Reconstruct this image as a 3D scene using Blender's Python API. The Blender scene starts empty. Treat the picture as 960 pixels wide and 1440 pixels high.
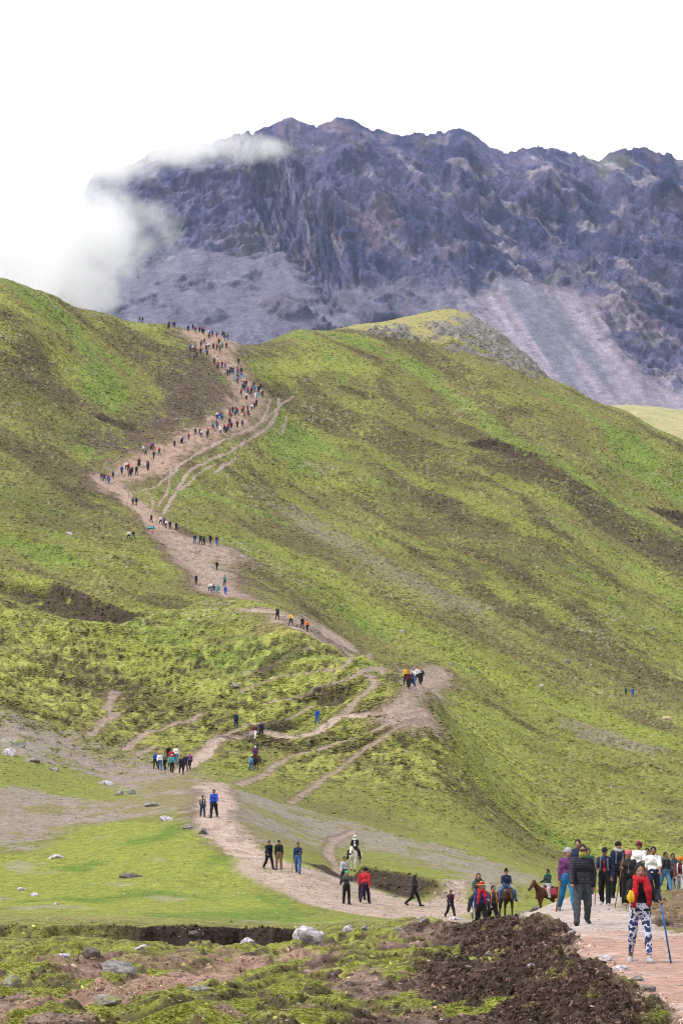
import bpy, bmesh, math, random, time
import numpy as np
from mathutils import Vector, Matrix
T0 = time.time()
SC = bpy.context.scene
COL = SC.collection
R = math.radians

# ------------------------------------------------------------------ camera, sky, sun, exposure
F, CX, HZ = 4000.0, 480.0, 1150.0            # focal length in photo pixels, centre column, horizon row
cam_d = bpy.data.cameras.new('camera')
cam_d.sensor_fit = 'VERTICAL'; cam_d.sensor_height = 36.0; cam_d.sensor_width = 24.0
cam_d.lens = 100.0
cam_d.shift_y = (HZ - 720.0) / 1440.0
cam_d.clip_start = 0.5; cam_d.clip_end = 30000.0
cam = bpy.data.objects.new('camera', cam_d); COL.objects.link(cam)
cam.location = (0, 0, 0); cam.rotation_euler = (R(90), 0, 0)
SC.camera = cam

SUN_EL, SUN_AZ = 50.0, -108.0                 # azimuth from +Y towards +X: over the camera's left shoulder
world = bpy.data.worlds.new('World'); SC.world = world; world.use_nodes = True
wn, wl = world.node_tree.nodes, world.node_tree.links
wn.clear()
w_out = wn.new('ShaderNodeOutputWorld'); w_bg = wn.new('ShaderNodeBackground')
w_sky = wn.new('ShaderNodeTexSky'); w_sky.sky_type = 'NISHITA'; w_sky.sun_disc = False
w_sky.sun_elevation = R(SUN_EL); w_sky.sun_rotation = R(SUN_AZ); w_sky.altitude = 4500
w_tc = wn.new('ShaderNodeTexCoord')
w_no = wn.new('ShaderNodeTexNoise'); w_no.inputs['Scale'].default_value = 4.5; w_no.inputs['Detail'].default_value = 5
w_rp = wn.new('ShaderNodeValToRGB')
w_rp.color_ramp.elements[0].position = 0.30; w_rp.color_ramp.elements[0].color = (5.4, 5.5, 5.7, 1)
w_rp.color_ramp.elements[1].position = 0.56; w_rp.color_ramp.elements[1].color = (9.6, 9.6, 9.6, 1)
w_mx = wn.new('ShaderNodeMix'); w_mx.data_type = 'RGBA'; w_mx.inputs[0].default_value = 0.93
wl.new(w_tc.outputs['Generated'], w_no.inputs['Vector'])
wl.new(w_no.outputs['Fac'], w_rp.inputs['Fac'])
wl.new(w_sky.outputs['Color'], w_mx.inputs[6]); wl.new(w_rp.outputs['Color'], w_mx.inputs[7])
wl.new(w_mx.outputs[2], w_bg.inputs['Color']); w_bg.inputs['Strength'].default_value = 0.072
wl.new(w_bg.outputs['Background'], w_out.inputs['Surface'])

sun_d = bpy.data.lights.new('sun', 'SUN'); sun_d.energy = 1.5; sun_d.angle = R(10); sun_d.color = (1.0, 0.96, 0.90)
sun = bpy.data.objects.new('sun', sun_d); COL.objects.link(sun)
_sv = Vector((math.cos(R(SUN_EL)) * math.sin(R(SUN_AZ)), math.cos(R(SUN_EL)) * math.cos(R(SUN_AZ)), math.sin(R(SUN_EL))))
SC.view_settings.view_transform = 'Standard'; SC.view_settings.look = 'None'
SC.view_settings.gamma = 1.0; SC.view_settings.use_curve_mapping = False
SC.view_settings.exposure = 1.28
SC.render.engine = 'CYCLES'
SC.cycles.use_denoising = True; SC.cycles.denoiser = 'OPENIMAGEDENOISE'; SC.cycles.denoising_prefilter = 'NONE'
SC.cycles.filter_width = 1.15
SC.cycles.max_bounces = 10; SC.cycles.diffuse_bounces = 2; SC.cycles.volume_bounces = 8
SC.cycles.transparent_max_bounces = 8
SC.cycles.volume_step_rate = 1.0; SC.cycles.volume_max_steps = 128
sun.rotation_euler = (-_sv).to_track_quat('-Z', 'Y').to_euler()

# ------------------------------------------------------------------ numpy noise
def _hash(ix, iy, seed):
    h = (ix.astype(np.int64) * 374761393 + iy.astype(np.int64) * 668265263 + seed * 982451653) & 0xFFFFFFFF
    h = ((h ^ (h >> 13)) * 1274126177) & 0xFFFFFFFF
    return (h ^ (h >> 16)) & 0xFFFFFFFF
def perlin(x, y, seed=0):
    x = np.asarray(x, dtype=np.float64); y = np.asarray(y, dtype=np.float64)
    xi = np.floor(x); yi = np.floor(y); fx = x - xi; fy = y - yi
    xi = xi.astype(np.int64); yi = yi.astype(np.int64)
    u = fx * fx * fx * (fx * (fx * 6 - 15) + 10); v = fy * fy * fy * (fy * (fy * 6 - 15) + 10)
    def g(ix, iy, dx, dy):
        a = _hash(ix, iy, seed).astype(np.float64) * (2 * math.pi / 4294967296.0)
        return np.cos(a) * dx + np.sin(a) * dy
    n00 = g(xi, yi, fx, fy); n10 = g(xi + 1, yi, fx - 1, fy)
    n01 = g(xi, yi + 1, fx, fy - 1); n11 = g(xi + 1, yi + 1, fx - 1, fy - 1)
    a = n00 + u * (n10 - n00); b = n01 + u * (n11 - n01)
    return (a + v * (b - a)) * 1.5
def fbm(x, y, octs=4, seed=0, gain=0.5, lac=2.03):
    s = 0.0; a = 1.0; t = 0.0
    for k in range(octs):
        s = s + a * perlin(x, y, seed + k * 17); t += a; a *= gain; x = x * lac + 13.7; y = y * lac + 7.1
    return s / t
def ridged(x, y, octs=5, seed=0, gain=0.5, lac=2.07):
    s = 0.0; a = 1.0; t = 0.0; w = 1.0
    for k in range(octs):
        n = 1.0 - np.abs(perlin(x, y, seed + k * 31)) * 1.6
        n = np.clip(n, 0, 1) ** 2 * w
        w = np.clip(n * 1.6, 0, 1)
        s = s + a * n; t += a; a *= gain; x = x * lac + 5.3; y = y * lac + 9.9
    return s / t
def sstep(a, b, x):
    t = np.clip((x - a) / (b - a), 0, 1); return t * t * (3 - 2 * t)

# ------------------------------------------------------------------ object helpers
def tag(o, label=None, cat=None, group=None, kind=None):
    if label: o['label'] = label
    if cat: o['category'] = cat
    if group: o['group'] = group
    if kind: o['kind'] = kind
    return o
def new_obj(name, data, parent=None):
    o = bpy.data.objects.new(name, data); COL.objects.link(o)
    if parent is not None: o.parent = parent
    return o
def mesh_np(name, V, Fc, mats=None, fmat=None, smooth=True):
    """mesh from vertex array and (n,3)/(n,4) face array"""
    V = np.ascontiguousarray(V, dtype=np.float32); Fc = np.ascontiguousarray(Fc, dtype=np.int32)
    me = bpy.data.meshes.new(name)
    k = Fc.shape[1]
    me.vertices.add(len(V)); me.vertices.foreach_set('co', V.ravel())
    me.loops.add(Fc.size); me.loops.foreach_set('vertex_index', Fc.ravel())
    me.polygons.add(len(Fc))
    me.polygons.foreach_set('loop_start', np.arange(0, Fc.size, k, dtype=np.int32))
    if smooth: me.polygons.foreach_set('use_smooth', np.ones(len(Fc), dtype=bool))
    for m in (mats or []): me.materials.append(m)
    if fmat is not None: me.polygons.foreach_set('material_index', np.ascontiguousarray(fmat, dtype=np.int32))
    me.update(calc_edges=True)
    return me
def vcol(me, C, name='Col'):
    a = me.attributes.new(name, 'FLOAT_COLOR', 'POINT')
    c4 = np.ones((len(C), 4), dtype=np.float32); c4[:, :3] = C
    a.data.foreach_set('color', c4.ravel())
def grid_faces(nr, nc):
    i = np.arange(nr - 1)[:, None] * nc + np.arange(nc - 1)[None, :]
    return np.stack([i, i + 1, i + nc + 1, i + nc], -1).reshape(-1, 4)

# ------------------------------------------------------------------ materials
def new_mat(name):
    m = bpy.data.materials.new(name); m.use_nodes = True
    n = m.node_tree.nodes; l = m.node_tree.links
    return m, n, l, n['Principled BSDF']
def noise_node(n, l, vec, scale, detail=4, rough=0.6):
    t = n.new('ShaderNodeTexNoise'); t.inputs['Scale'].default_value = scale
    t.inputs['Detail'].default_value = detail; t.inputs['Roughness'].default_value = rough
    if vec is not None: l.new(vec, t.inputs['Vector'])
    return t
def map_node(n, l, src, lo, hi, a=0.3, b=0.7):
    t = n.new('ShaderNodeMapRange'); t.inputs['From Min'].default_value = a; t.inputs['From Max'].default_value = b
    t.inputs['To Min'].default_value = lo; t.inputs['To Max'].default_value = hi
    l.new(src, t.inputs['Value']); return t
def mul_col(n, l, col, fac):
    t = n.new('ShaderNodeMix'); t.data_type = 'RGBA'; t.blend_type = 'MULTIPLY'; t.inputs[0].default_value = 1.0
    l.new(col, t.inputs[6]); l.new(fac, t.inputs[7]); return t
_mats = {}
def cloth(rgb, rough=0.85, scale=14.0, amt=0.22, spec=0.15):
    """plain woven cloth or similar: colour with faint uneven wear"""
    key = ('cloth', tuple(round(c, 4) for c in rgb), rough, scale, amt)
    if key in _mats: return _mats[key]
    m, n, l, p = new_mat('cloth')
    tc = n.new('ShaderNodeTexCoord')
    t = noise_node(n, l, tc.outputs['Object'], scale, 5)
    mp = map_node(n, l, t.outputs['Fac'], 1 - amt, 1 + amt)
    rg = n.new('ShaderNodeRGB'); rg.outputs[0].default_value = (*rgb, 1)
    x = mul_col(n, l, rg.outputs[0], mp.outputs[0])
    l.new(x.outputs[2], p.inputs['Base Color']); p.inputs['Roughness'].default_value = rough
    p.inputs['Specular IOR Level'].default_value = spec
    b = n.new('ShaderNodeBump'); b.inputs['Strength'].default_value = 0.8; b.inputs['Distance'].default_value = 0.03
    l.new(t.outputs['Fac'], b.inputs['Height']); l.new(b.outputs[0], p.inputs['Normal'])
    _mats[key] = m
    return m
def terrain_mat(name, s1=1.2, s2=6.0, amt1=0.35, amt2=0.45, bump=0.25, dist=0.12, rough=0.95):
    m, n, l, p = new_mat(name)
    at = n.new('ShaderNodeAttribute'); at.attribute_name = 'Col'
    tc = n.new('ShaderNodeTexCoord')
    t1 = noise_node(n, l, tc.outputs['Object'], s1, 6, 0.65)
    t2 = noise_node(n, l, tc.outputs['Object'], s2, 5, 0.7)
    m1 = map_node(n, l, t1.outputs['Fac'], 1 - amt1, 1 + amt1)
    m2 = map_node(n, l, t2.outputs['Fac'], 1 - amt2, 1 + amt2)
    c1 = mul_col(n, l, at.outputs['Color'], m1.outputs[0]); c2 = mul_col(n, l, c1.outputs[2], m2.outputs[0])
    l.new(c2.outputs[2], p.inputs['Base Color']); p.inputs['Roughness'].default_value = rough
    p.inputs['Specular IOR Level'].default_value = 0.12
    ad = n.new('ShaderNodeMath'); ad.operation = 'ADD'
    l.new(t1.outputs['Fac'], ad.inputs[0]); l.new(t2.outputs['Fac'], ad.inputs[1])
    b = n.new('ShaderNodeBump'); b.inputs['Strength'].default_value = bump; b.inputs['Distance'].default_value = dist
    l.new(ad.outputs[0], b.inputs['Height']); l.new(b.outputs[0], p.inputs['Normal'])
    return m
# ------------------------------------------------------------------ terrain: survey points (column, distance, sight-line row)
CTRL = {
 -420: [(15,1640),(32,1440),(50,1366),(85,1333),(103,1300),(140,1262),(170,1200),(205,1100),(250,990),(325,850),(410,740),(490,630),(570,500),(665,345),(760,380),(1000,500),(1700,620)],
    0: [(15,1700),(32,1440),(50,1366),(85,1333),(103,1302),(140,1262),(165,1205),(200,1105),(250,1012),(325,900),(398,800),(470,700),(540,605),(612,500),(690,393),(750,425),(850,560),(1000,650),(1700,700)],
   75: [(600,553),(640,500),(703,417),(760,440)],
  150: [(15,1715),(32,1440),(50,1366),(85,1333),(103,1302),(140,1265),(165,1200),(192,1135),(240,1078),(285,1000),(345,900),(388,830),(450,750),(520,682),(590,600),(665,500),(715,440),(770,470),(1000,600),(1700,700)],
  225: [(640,560),(728,455),(780,480)],
  300: [(15,1725),(32,1440),(50,1366),(85,1333),(103,1303),(130,1290),(150,1240),(176,1148),(232,1088),(268,1050),(292,1000),(345,900),(388,840),(440,800),(500,735),(590,640),(655,560),(700,500),(738,466),(800,500),(1000,600),(1700,700)],
  420: [(32,1440),(50,1364),(85,1332),(103,1306),(133,1288),(151,1228),(185,1180),(225,1120),(285,1020),(310,950),(332,893),(348,876),(385,868),(430,840),(500,785),(600,690),(680,600),(755,500),(795,462),(850,485),(1000,560),(1700,700)],
  500: [(32,1440),(50,1362),(85,1328),(105,1305),(130,1290),(143,1268),(190,1200),(215,1150),(255,1080),(287,1000),(300,950),(313,922),(338,945),(400,918),(470,850),(560,750),(650,650),(730,550),(800,474),(830,455),(900,480),(1000,540),(1700,700)],
  600: [(32,1440),(48,1360),(72,1312),(100,1296),(128,1290),(142,1282),(165,1240),(200,1200),(230,1150),(252,1100),(276,1040),(297,965),(335,990),(400,952),(450,900),(540,800),(630,700),(710,600),(790,505),(825,470),(890,438),(960,475),(1700,700)],
  560: [(818,466),(860,448),(930,470)],
  640: [(890,433),(820,484),(950,470)],
  700: [(15,1690),(32,1440),(45,1374),(62,1322),(78,1297),(95,1309),(120,1296),(142,1280),(185,1232),(225,1192),(260,1150),(310,1100),(400,1000),(480,900),(560,800),(640,700),(720,600),(795,512),(825,498),(880,468),(940,505),(1700,700)],
  760: [(32,1440),(45,1370),(62,1310),(75,1290),(90,1277),(105,1290),(140,1282),(185,1240),(800,530),(860,524),(930,560)],
  800: [(15,1760),(31,1440),(41,1368),(50,1332),(61,1299),(82,1272),(98,1262),(112,1278),(150,1268),(200,1242),(270,1200),(315,1150),(355,1100),(435,1000),(510,900),(580,800),(660,700),(735,600),(795,542),(860,575),(1000,620),(1700,720)],
  880: [(15,1760),(31,1440),(41,1368),(50,1332),(61,1299),(82,1271),(100,1257),(115,1270),(150,1265),(220,1240),(300,1173),(330,1142),(380,1082),(500,941),(560,862),(640,762),(720,656),(785,577),(850,610),(1000,660),(1700,720)],
  960: [(15,1760),(31,1440),(41,1368),(50,1332),(61,1299),(82,1271),(105,1254),(120,1270),(150,1268),(230,1240),(325,1150),(420,1050),(500,970),(560,895),(630,800),(705,705),(772,617),(840,660),(1000,700),(1700,740)],
 1400: [(15,1760),(31,1440),(61,1298),(105,1250),(150,1268),(230,1250),(325,1190),(420,1120),(560,1020),(700,920),(770,860),(840,880),(1000,890),(1700,890)],
 2600: [(15,1760),(31,1440),(61,1298),(105,1260),(230,1260),(420,1200),(700,1060),(1000,1010),(1700,960)],
-1600: [(15,1640),(31,1440),(61,1330),(105,1290),(230,1010),(420,700),(700,250),(1000,300),(1700,500)],
}
_P = []; _W = []
for px, lst in CTRL.items():
    for d, row in lst:
        _P.append((px / 100.0, math.log(d) * 6.0)); _W.append(HZ - row)
_P = np.array(_P); _W = np.array(_W, dtype=float)
def _tpsk(r2): return np.where(r2 > 0, 0.5 * r2 * np.log(np.maximum(r2, 1e-12)), 0.0)
_n = len(_P)
_K = _tpsk(((_P[:, None] - _P[None]) ** 2).sum(-1)) + np.eye(_n) * 0.02
_A = np.zeros((_n + 3, _n + 3)); _A[:_n, :_n] = _K
_A[:_n, _n:] = np.c_[np.ones(_n), _P]; _A[_n:, :_n] = _A[:_n, _n:].T
_C = np.linalg.solve(_A, np.r_[_W, 0, 0, 0])
def tps(px, d):
    q = np.stack([px / 100.0, np.log(d) * 6.0], -1).reshape(-1, 2)
    out = np.empty(len(q))
    for i in range(0, len(q), 20000):
        b = q[i:i + 20000]
        out[i:i + 20000] = _tpsk(((b[:, None] - _P[None]) ** 2).sum(-1)) @ _C[:_n] + _C[_n] + b @ _C[_n + 1:]
    return out.reshape(np.shape(px))

# grid: fine where the picture looks, coarse beyond its sides
def _spread(a, b, n, p=2.2):
    t = np.linspace(0, 1, n + 1)[1:]; return a + (b - a) * t ** p
PXS = np.r_[_spread(-60, -1500, 34)[::-1], np.arange(-60, 1022, 2.0), _spread(1022, 2500, 34)]
DS = np.r_[np.linspace(15, 30, 30, endpoint=False), np.geomspace(30, 60, 230, endpoint=False), np.geomspace(60, 100, 150, endpoint=False),
           np.geomspace(100, 125, 120, endpoint=False), np.linspace(125, 180, 130, endpoint=False), np.linspace(180, 300, 190, endpoint=False),
           np.linspace(300, 500, 190, endpoint=False), np.linspace(500, 840, 300, endpoint=False), np.linspace(840, 1000, 60, endpoint=False), np.linspace(1000, 1700, 20)]
NC, NR = len(PXS), len(DS)
_cc = np.unique(np.r_[np.arange(0, NC, 5), NC - 1]); _cr = np.unique(np.r_[np.arange(0, NR, 4), NR - 1])
_G = tps(*np.meshgrid(PXS[_cc], DS[_cr]))
_G = np.stack([np.interp(PXS, PXS[_cc], g) for g in _G])
_i = np.searchsorted(DS[_cr], DS, side='right').clip(1, len(_cr) - 1)
_t = ((DS - DS[_cr][_i - 1]) / (DS[_cr][_i] - DS[_cr][_i - 1]))[:, None]
E = _G[_i - 1] * (1 - _t) + _G[_i] * _t                  # rise of the sight line in pixels
PX, DD = np.meshgrid(PXS, DS)
X = (PX - CX) / F * DD; Y = DD.copy(); Z = E / F * DD

def ground_z(x, y):
    px = x / y * F + CX
    j = float(np.interp(px, PXS, np.arange(NC))); i = float(np.interp(y, DS, np.arange(NR)))
    j0 = min(int(j), NC - 2); i0 = min(int(i), NR - 2); a = j - j0; b = i - i0
    return float((Z[i0, j0] * (1 - a) + Z[i0, j0 + 1] * a) * (1 - b) + (Z[i0 + 1, j0] * (1 - a) + Z[i0 + 1, j0 + 1] * a) * b)
_rowcache = {}
def hit(px, row, dmin=0.0):
    """world point of the ground first met by the sight line through (column, row)"""
    j = float(np.interp(px, PXS, np.arange(NC))); j0 = min(int(j), NC - 2); a = j - j0
    r = HZ - F * (Z[:, j0] * (1 - a) + Z[:, j0 + 1] * a) / DS
    r = np.where(DS < dmin, 1e9, r)
    k = int(np.argmax(r <= row))
    if r[k] > row: k = int(np.argmin(np.where(DS < 900, r, 1e9)))
    if k == 0: d = DS[0]
    else:
        t = (r[k - 1] - row) / max(r[k - 1] - r[k], 1e-6); d = DS[k - 1] + (DS[k] - DS[k - 1]) * min(max(t, 0), 1)
    return np.array(((px - CX) / F * d, d))
def hits(pts, dmin=0.0): return np.array([hit(p[0], p[1], dmin) for p in pts])

# ------------------------------------------------------------------ distance helpers on the ground plan
def _box(P, m):
    return np.s_[np.searchsorted(DS, P[:, 1].min() - m):np.searchsorted(DS, P[:, 1].max() + m) + 1]
def dense(P, n=6):
    """smooth a polyline (Catmull-Rom)"""
    P = np.asarray(P, float)
    if len(P) < 3: return P
    Q = np.vstack([2 * P[0] - P[1], P, 2 * P[-1] - P[-2]]); out = []
    for i in range(1, len(Q) - 2):
        p0, p1, p2, p3 = Q[i - 1], Q[i], Q[i + 1], Q[i + 2]
        for t in np.linspace(0, 1, n, endpoint=False):
            out.append(0.5 * (2 * p1 + (p2 - p0) * t + (2 * p0 - 5 * p1 + 4 * p2 - p3) * t * t + (3 * p1 - p0 - 3 * p2 + p3) * t ** 3))
    out.append(P[-1]); return np.array(out)
def _cols(P, m):
    y = np.maximum(P[:, 1] - m, 12); lo = np.minimum((P[:, 0] - m) / y, (P[:, 0] - m) / (P[:, 1] + m)).min() * F + CX
    hi = np.maximum((P[:, 0] + m) / y, (P[:, 0] + m) / (P[:, 1] + m)).max() * F + CX
    return slice(max(int(np.searchsorted(PXS, lo)) - 1, 0), int(np.searchsorted(PXS, hi)) + 2)
def line_dist(P, m):
    """(grid slice, distance, signed side, position along 0..1) to polyline P for the grid within m"""
    s = (slice(max(int(np.searchsorted(DS, P[:, 1].min() - m)) - 1, 0), int(np.searchsorted(DS, P[:, 1].max() + m)) + 1), _cols(P, m))
    x = X[s]; y = Y[s]; ds = DS[s[0]]; ps = PXS[s[1]]
    best = np.full(x.shape, 1e9); side = np.zeros(x.shape); pos = np.zeros(x.shape)
    L = np.r_[0, np.cumsum(np.hypot(*np.diff(P, axis=0).T))]
    for i in range(len(P) - 1):
        ax, ay = P[i]; bx, by = P[i + 1]; dx, dy = bx - ax, by - ay; ll = dx * dx + dy * dy + 1e-9
        r0 = np.searchsorted(ds, min(ay, by) - m); r1 = np.searchsorted(ds, max(ay, by) + m) + 1
        cs = _cols(P[i:i + 2], m); c0 = max(cs.start - s[1].start, 0); c1 = cs.stop - s[1].start
        w = (slice(r0, r1), slice(c0, c1)); xs, ys = x[w], y[w]
        if xs.size == 0: continue
        t = np.clip(((xs - ax) * dx + (ys - ay) * dy) / ll, 0, 1)
        ex = xs - ax - t * dx; ey = ys - ay - t * dy
        dd = np.hypot(ex, ey); u = dd < best[w]
        best[w] = np.where(u, dd, best[w])
        side[w] = np.where(u, np.sign(dx * ey - dy * ex), side[w])
        pos[w] = np.where(u, (L[i] + t * (L[i + 1] - L[i])) / L[-1], pos[w])
    return s, best, side, pos
def poly_sd(P, m):
    """signed distance to closed polygon (positive inside)"""
    Q = np.vstack([P, P[:1]]); s, d, _, _ = line_dist(Q, m); x = X[s]; y = Y[s]
    ins = np.zeros(x.shape, bool)
    for i in range(len(P)):
        ax, ay = Q[i]; bx, by = Q[i + 1]
        c = ((ay > y) != (by > y)) & (x < (bx - ax) * (y - ay) / (by - ay + 1e-12) + ax)
        ins ^= c
    return s, np.where(ins, np.minimum(d, 1e3), -np.minimum(d, 1e3))

# ------------------------------------------------------------------ the lie of the land: relief on top of the survey
TA = (0.47, -0.883)                                       # direction in which the slope streaks run down
hill = sstep(190, 290, Y)
near = 1 - sstep(95, 130, Y)
flat = sstep(100, 125, Y) * (1 - hill)
HR = np.s_[np.searchsorted(DS, 185):, :]; NRW = np.s_[:np.searchsorted(DS, 131), :]
def on(rows, fn):
    """noise worked out on those grid rows only"""
    out = np.zeros(X.shape); out[rows] = fn(X[rows], Y[rows]); return out
def fN(a, b, o, seed, rows=None):
    return on(rows, lambda x, y: fbm(x / a, y / b, o, seed)) if rows is not None else fbm(X / a, Y / b, o, seed)
st1 = on(HR, lambda x, y: fbm((x * -TA[1] + y * TA[0]) / 9.0 + fbm(x / 60, y / 60, 2, 5) * 1.5, (x * TA[0] + y * TA[1]) / 90.0, 4, 11))
st0 = on(HR, lambda x, y: fbm((x * -TA[1] + y * TA[0]) / 20.0 + fbm(x / 90, y / 90, 2, 8) * 1.2, (x * TA[0] + y * TA[1]) / 170.0, 3, 15))
st2 = on(HR, lambda x, y: fbm((x * -TA[1] + y * TA[0]) / 3.0 + fbm(x / 25, y / 25, 2, 6) * 1.2, (x * TA[0] + y * TA[1]) / 22.0, 3, 23))
n30 = fN(34, 34, 3, 31); n8 = fN(8, 11, 3, 41); n2 = fN(2.1, 2.8, 3, 51); nf = fN(.5, .6, 2, 61)
spur = sstep(225, 260, Y) * (1 - sstep(330, 390, Y)) * (1 - sstep(600, 660, PX))
hag = on(np.s_[np.searchsorted(DS, 220):np.searchsorted(DS, 395), :], lambda x, y: ridged(x / 4.2 + .5 * perlin(x / 6, y / 9, 7), y / 7.5, 3, 33))
RD = hill * (n30 * .9 + st1 * .75 + st2 * .45 + n8 * .35 + n2 * .26 + nf * .10) + flat * (n30 * .35 + n8 * .16 + n2 * .05 + nf * .02)
RD += spur * (hag - .35) * .5
# terracettes: turf steps a few decimetres high, bare earth on their risers
def steps(a, b, seed, rows):
    q = on(rows, lambda x, y: fbm(x / a + .4 * perlin(x / (a * 2), y / (b * 2), seed + 1), y / b, 3, seed))
    g = np.zeros_like(q); g[1:-1] = q[2:] - q[:-2]
    p = .5 * sstep(-.04, .03, q) + .5 * sstep(.20, .27, q)
    r = np.maximum(sstep(-.09, -.04, q) * (1 - sstep(.0, .04, q)), sstep(.13, .19, q) * (1 - sstep(.24, .28, q))) * (g > 0)
    return p, r
tp1, tr1 = steps(5.5, 8.0, 501, HR)
tp2, tr2 = steps(1.9, 3.6, 511, NRW)
stepamt = np.clip(spur * 1.0 + .35 * hill * sstep(.0, .35, n8 + .4 * n30), 0, 1)
RD += hill * stepamt * (tp1 - .5) * .8
far_fade = 1 - 0.6 * sstep(620, 800, Y)
Zb = Z + hill * (n30 * .9 + st1 * .75) * far_fade + flat * n30 * .35      # the land without its small relief
Z += RD * far_fade
# rocky knoll on the skyline
KN = np.zeros_like(Z)
for _pts in ([(598, 455), (640, 447), (690, 463), (730, 488), (768, 531), (745, 529), (700, 513), (660, 501), (630, 491), (608, 472)], [(498, 463), (560, 457), (596, 470), (590, 479), (540, 475)]):
    _s, _d = poly_sd(hits(_pts), 30); KN[_s] = np.maximum(KN[_s], sstep(-4, 4, _d + 3 * n8[_s]))
KN = np.maximum(KN, sstep(838, 850, Y) * (1 - sstep(920, 950, Y)) * sstep(645, 665, PX) * (1 - sstep(765, 780, PX)))
_kr = np.s_[np.searchsorted(DS, 770):np.searchsorted(DS, 965), :]
knr = on(_kr, lambda x, y: ridged(x / 9, y / 14, 4, 37))
KN = KN * sstep(.04, .3, knr + .3 * n8)
Z += KN * (knr - .3) * 3.6
# foreground: hummocky pasture left of the path
X_l = np.interp(Y[:, 0], [15, 34, 42, 69, 85, 105, 125], [3.9, 3.8, 3.88, 4.9, 5.4, 5.9, 6.4])[:, None]   # left edge of the footpath
X_r = np.interp(Y[:, 0], [15, 34, 45, 60, 80, 105, 125], [6.6, 6.5, 6.4, 6.6, 7.8, 10.5, 12])[:, None]
path = sstep(-.15, .15, X - X_l + .25 * n2 + .1 * nf) * sstep(-.2, .2, X_r - X + .3 * n2) * (1 - sstep(104, 112, Y))
fgrel = near * (1 - path) * (1 - .75 * sstep(86, 98, Y) * (1 - sstep(420, 500, PX)))
Z += fgrel * (fN(3.2, 7.0, 3, 71, NRW) * .42 + fN(1.1, 2.2, 3, 72, NRW) * .18 + nf * .06 + fN(.2, .35, 2, 73, NRW) * .035)
Z += fgrel * (tp2 - .5) * .26
Z += near * path * (n2 * .03 + nf * .02)
Z0 = Z.copy()
def in_image(pts, **k): return hits(pts, **k)

# dark earth thrown up along the left of the path
MP = np.array([(5.0, 88), (5.05, 78), (4.75, 69), (4.2, 52), (3.75, 42), (3.7, 34), (3.75, 26), (.9, 26), (.8, 33), (.9, 40), (1.3, 50), (1.5, 58), (2.0, 68), (3.0, 80), (4.2, 88)])
ms, msd = poly_sd(MP, 8)
MOUND = np.zeros_like(Z)
MREL = .22 + .78 * (1 - sstep(.5, 1.9, X_l - X + .4 * n2))
MOUND[ms] = sstep(-.35, .75, msd + .5 * n2[ms] + .25 * nf[ms])
clod = fN(.34, .5, 4, 81, NRW)
Z += MOUND * MREL * (.04 + .10 * n2 + .24 * np.abs(clod) + .06 * fN(.12, .2, 2, 83, NRW))

# the cut edge of the meadow: a low peat bank facing the camera, left of the big white boulder
_epx = np.linspace(-1500, 520, 120)
edge_d = 104 + 2.6 * perlin(_epx / 90, _epx * 0, 3) + 1.0 * perlin(_epx / 23, _epx * 0, 4)
edge_at = np.interp(PX, _epx, edge_d)
fade_e = 1 - sstep(395, 470, PX)
eh = (.40 + .42 * sstep(120, 240, PX)) * fade_e
Z += eh * (sstep(-.25, .35, Y - edge_at) - 1) * sstep(edge_at - 20, edge_at - 3, Y)
EDGE = fade_e * sstep(-1.6, -.5, Y - edge_at) * (1 - sstep(.35, .7, Y - edge_at)) * (.35 + .65 * sstep(100, 220, PX))

# cut bank behind the trail (dark earth)
BK = dense(hits([(415, 1207), (450, 1222), (500, 1240), (545, 1254), (585, 1266)]))
bs, bd, bside, bpos = line_dist(BK, 14)
sgn = bd * bside
BANK = np.zeros_like(Z)
_amp = sstep(0, .2, bpos) * (1 - sstep(.86, 1, bpos)) * .95
Z[bs] += _amp * sstep(-.1, 2.2, sgn + .5 * n2[bs]) * (1 - sstep(4, 13, sgn))
BANK[bs] = _amp / .95 * sstep(-.5, .1, sgn + .4 * n2[bs]) * (1 - sstep(1.6, 2.3, sgn + .5 * n2[bs]))

# slumps on the slopes: a small scarp with bare earth below
SCARP = np.zeros_like(Z)
def scarp(pts, h, wide, amp=1.0):
    P = dense(hits(pts)); s, d, sd, pos = line_dist(P, wide * 3 + 4)
    g = d * sd + .3 * n2[s] + .5 * n8[s]
    a = sstep(0, .12, pos) * (1 - sstep(.85, 1, pos))
    Z[s] -= a * h * sstep(-1.0, 1.0, -g) * (1 - sstep(1.0, wide * 2.6, -g))
    SCARP[s] = np.maximum(SCARP[s], amp * a * sstep(-1.3, -.8, -g) * (1 - sstep(wide * .55, wide * 1.3, -g + .5 * n8[s] * wide)))
scarp([(58, 820), (100, 832), (150, 849), (185, 862), (225, 862)], 1.7, 8.0)
scarp([(195, 832), (240, 842), (275, 852)], .5, 4, .55)
scarp([(655, 627), (690, 617), (725, 629), (770, 646)], 1.3, 8, .9)
scarp([(905, 713), (940, 718), (985, 728)], 1.2, 12, .9)
scarp([(476, 540), (505, 550), (532, 562)], .6, 4, .6)
scarp([(330, 958), (372, 940), (402, 905)], .7, 2.6, .7)
scarp([(395, 865), (430, 878), (472, 902), (520, 922)], .5, 1.6, .5)
scarp([(305, 1046), (352, 1030), (408, 1014)], .5, 1.4, .8)
scarp([(125, 582), (165, 592), (200, 600)], .9, 5, .7)
scarp([(440, 968), (480, 975), (500, 985)], .7, 2.4, .8)
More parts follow.
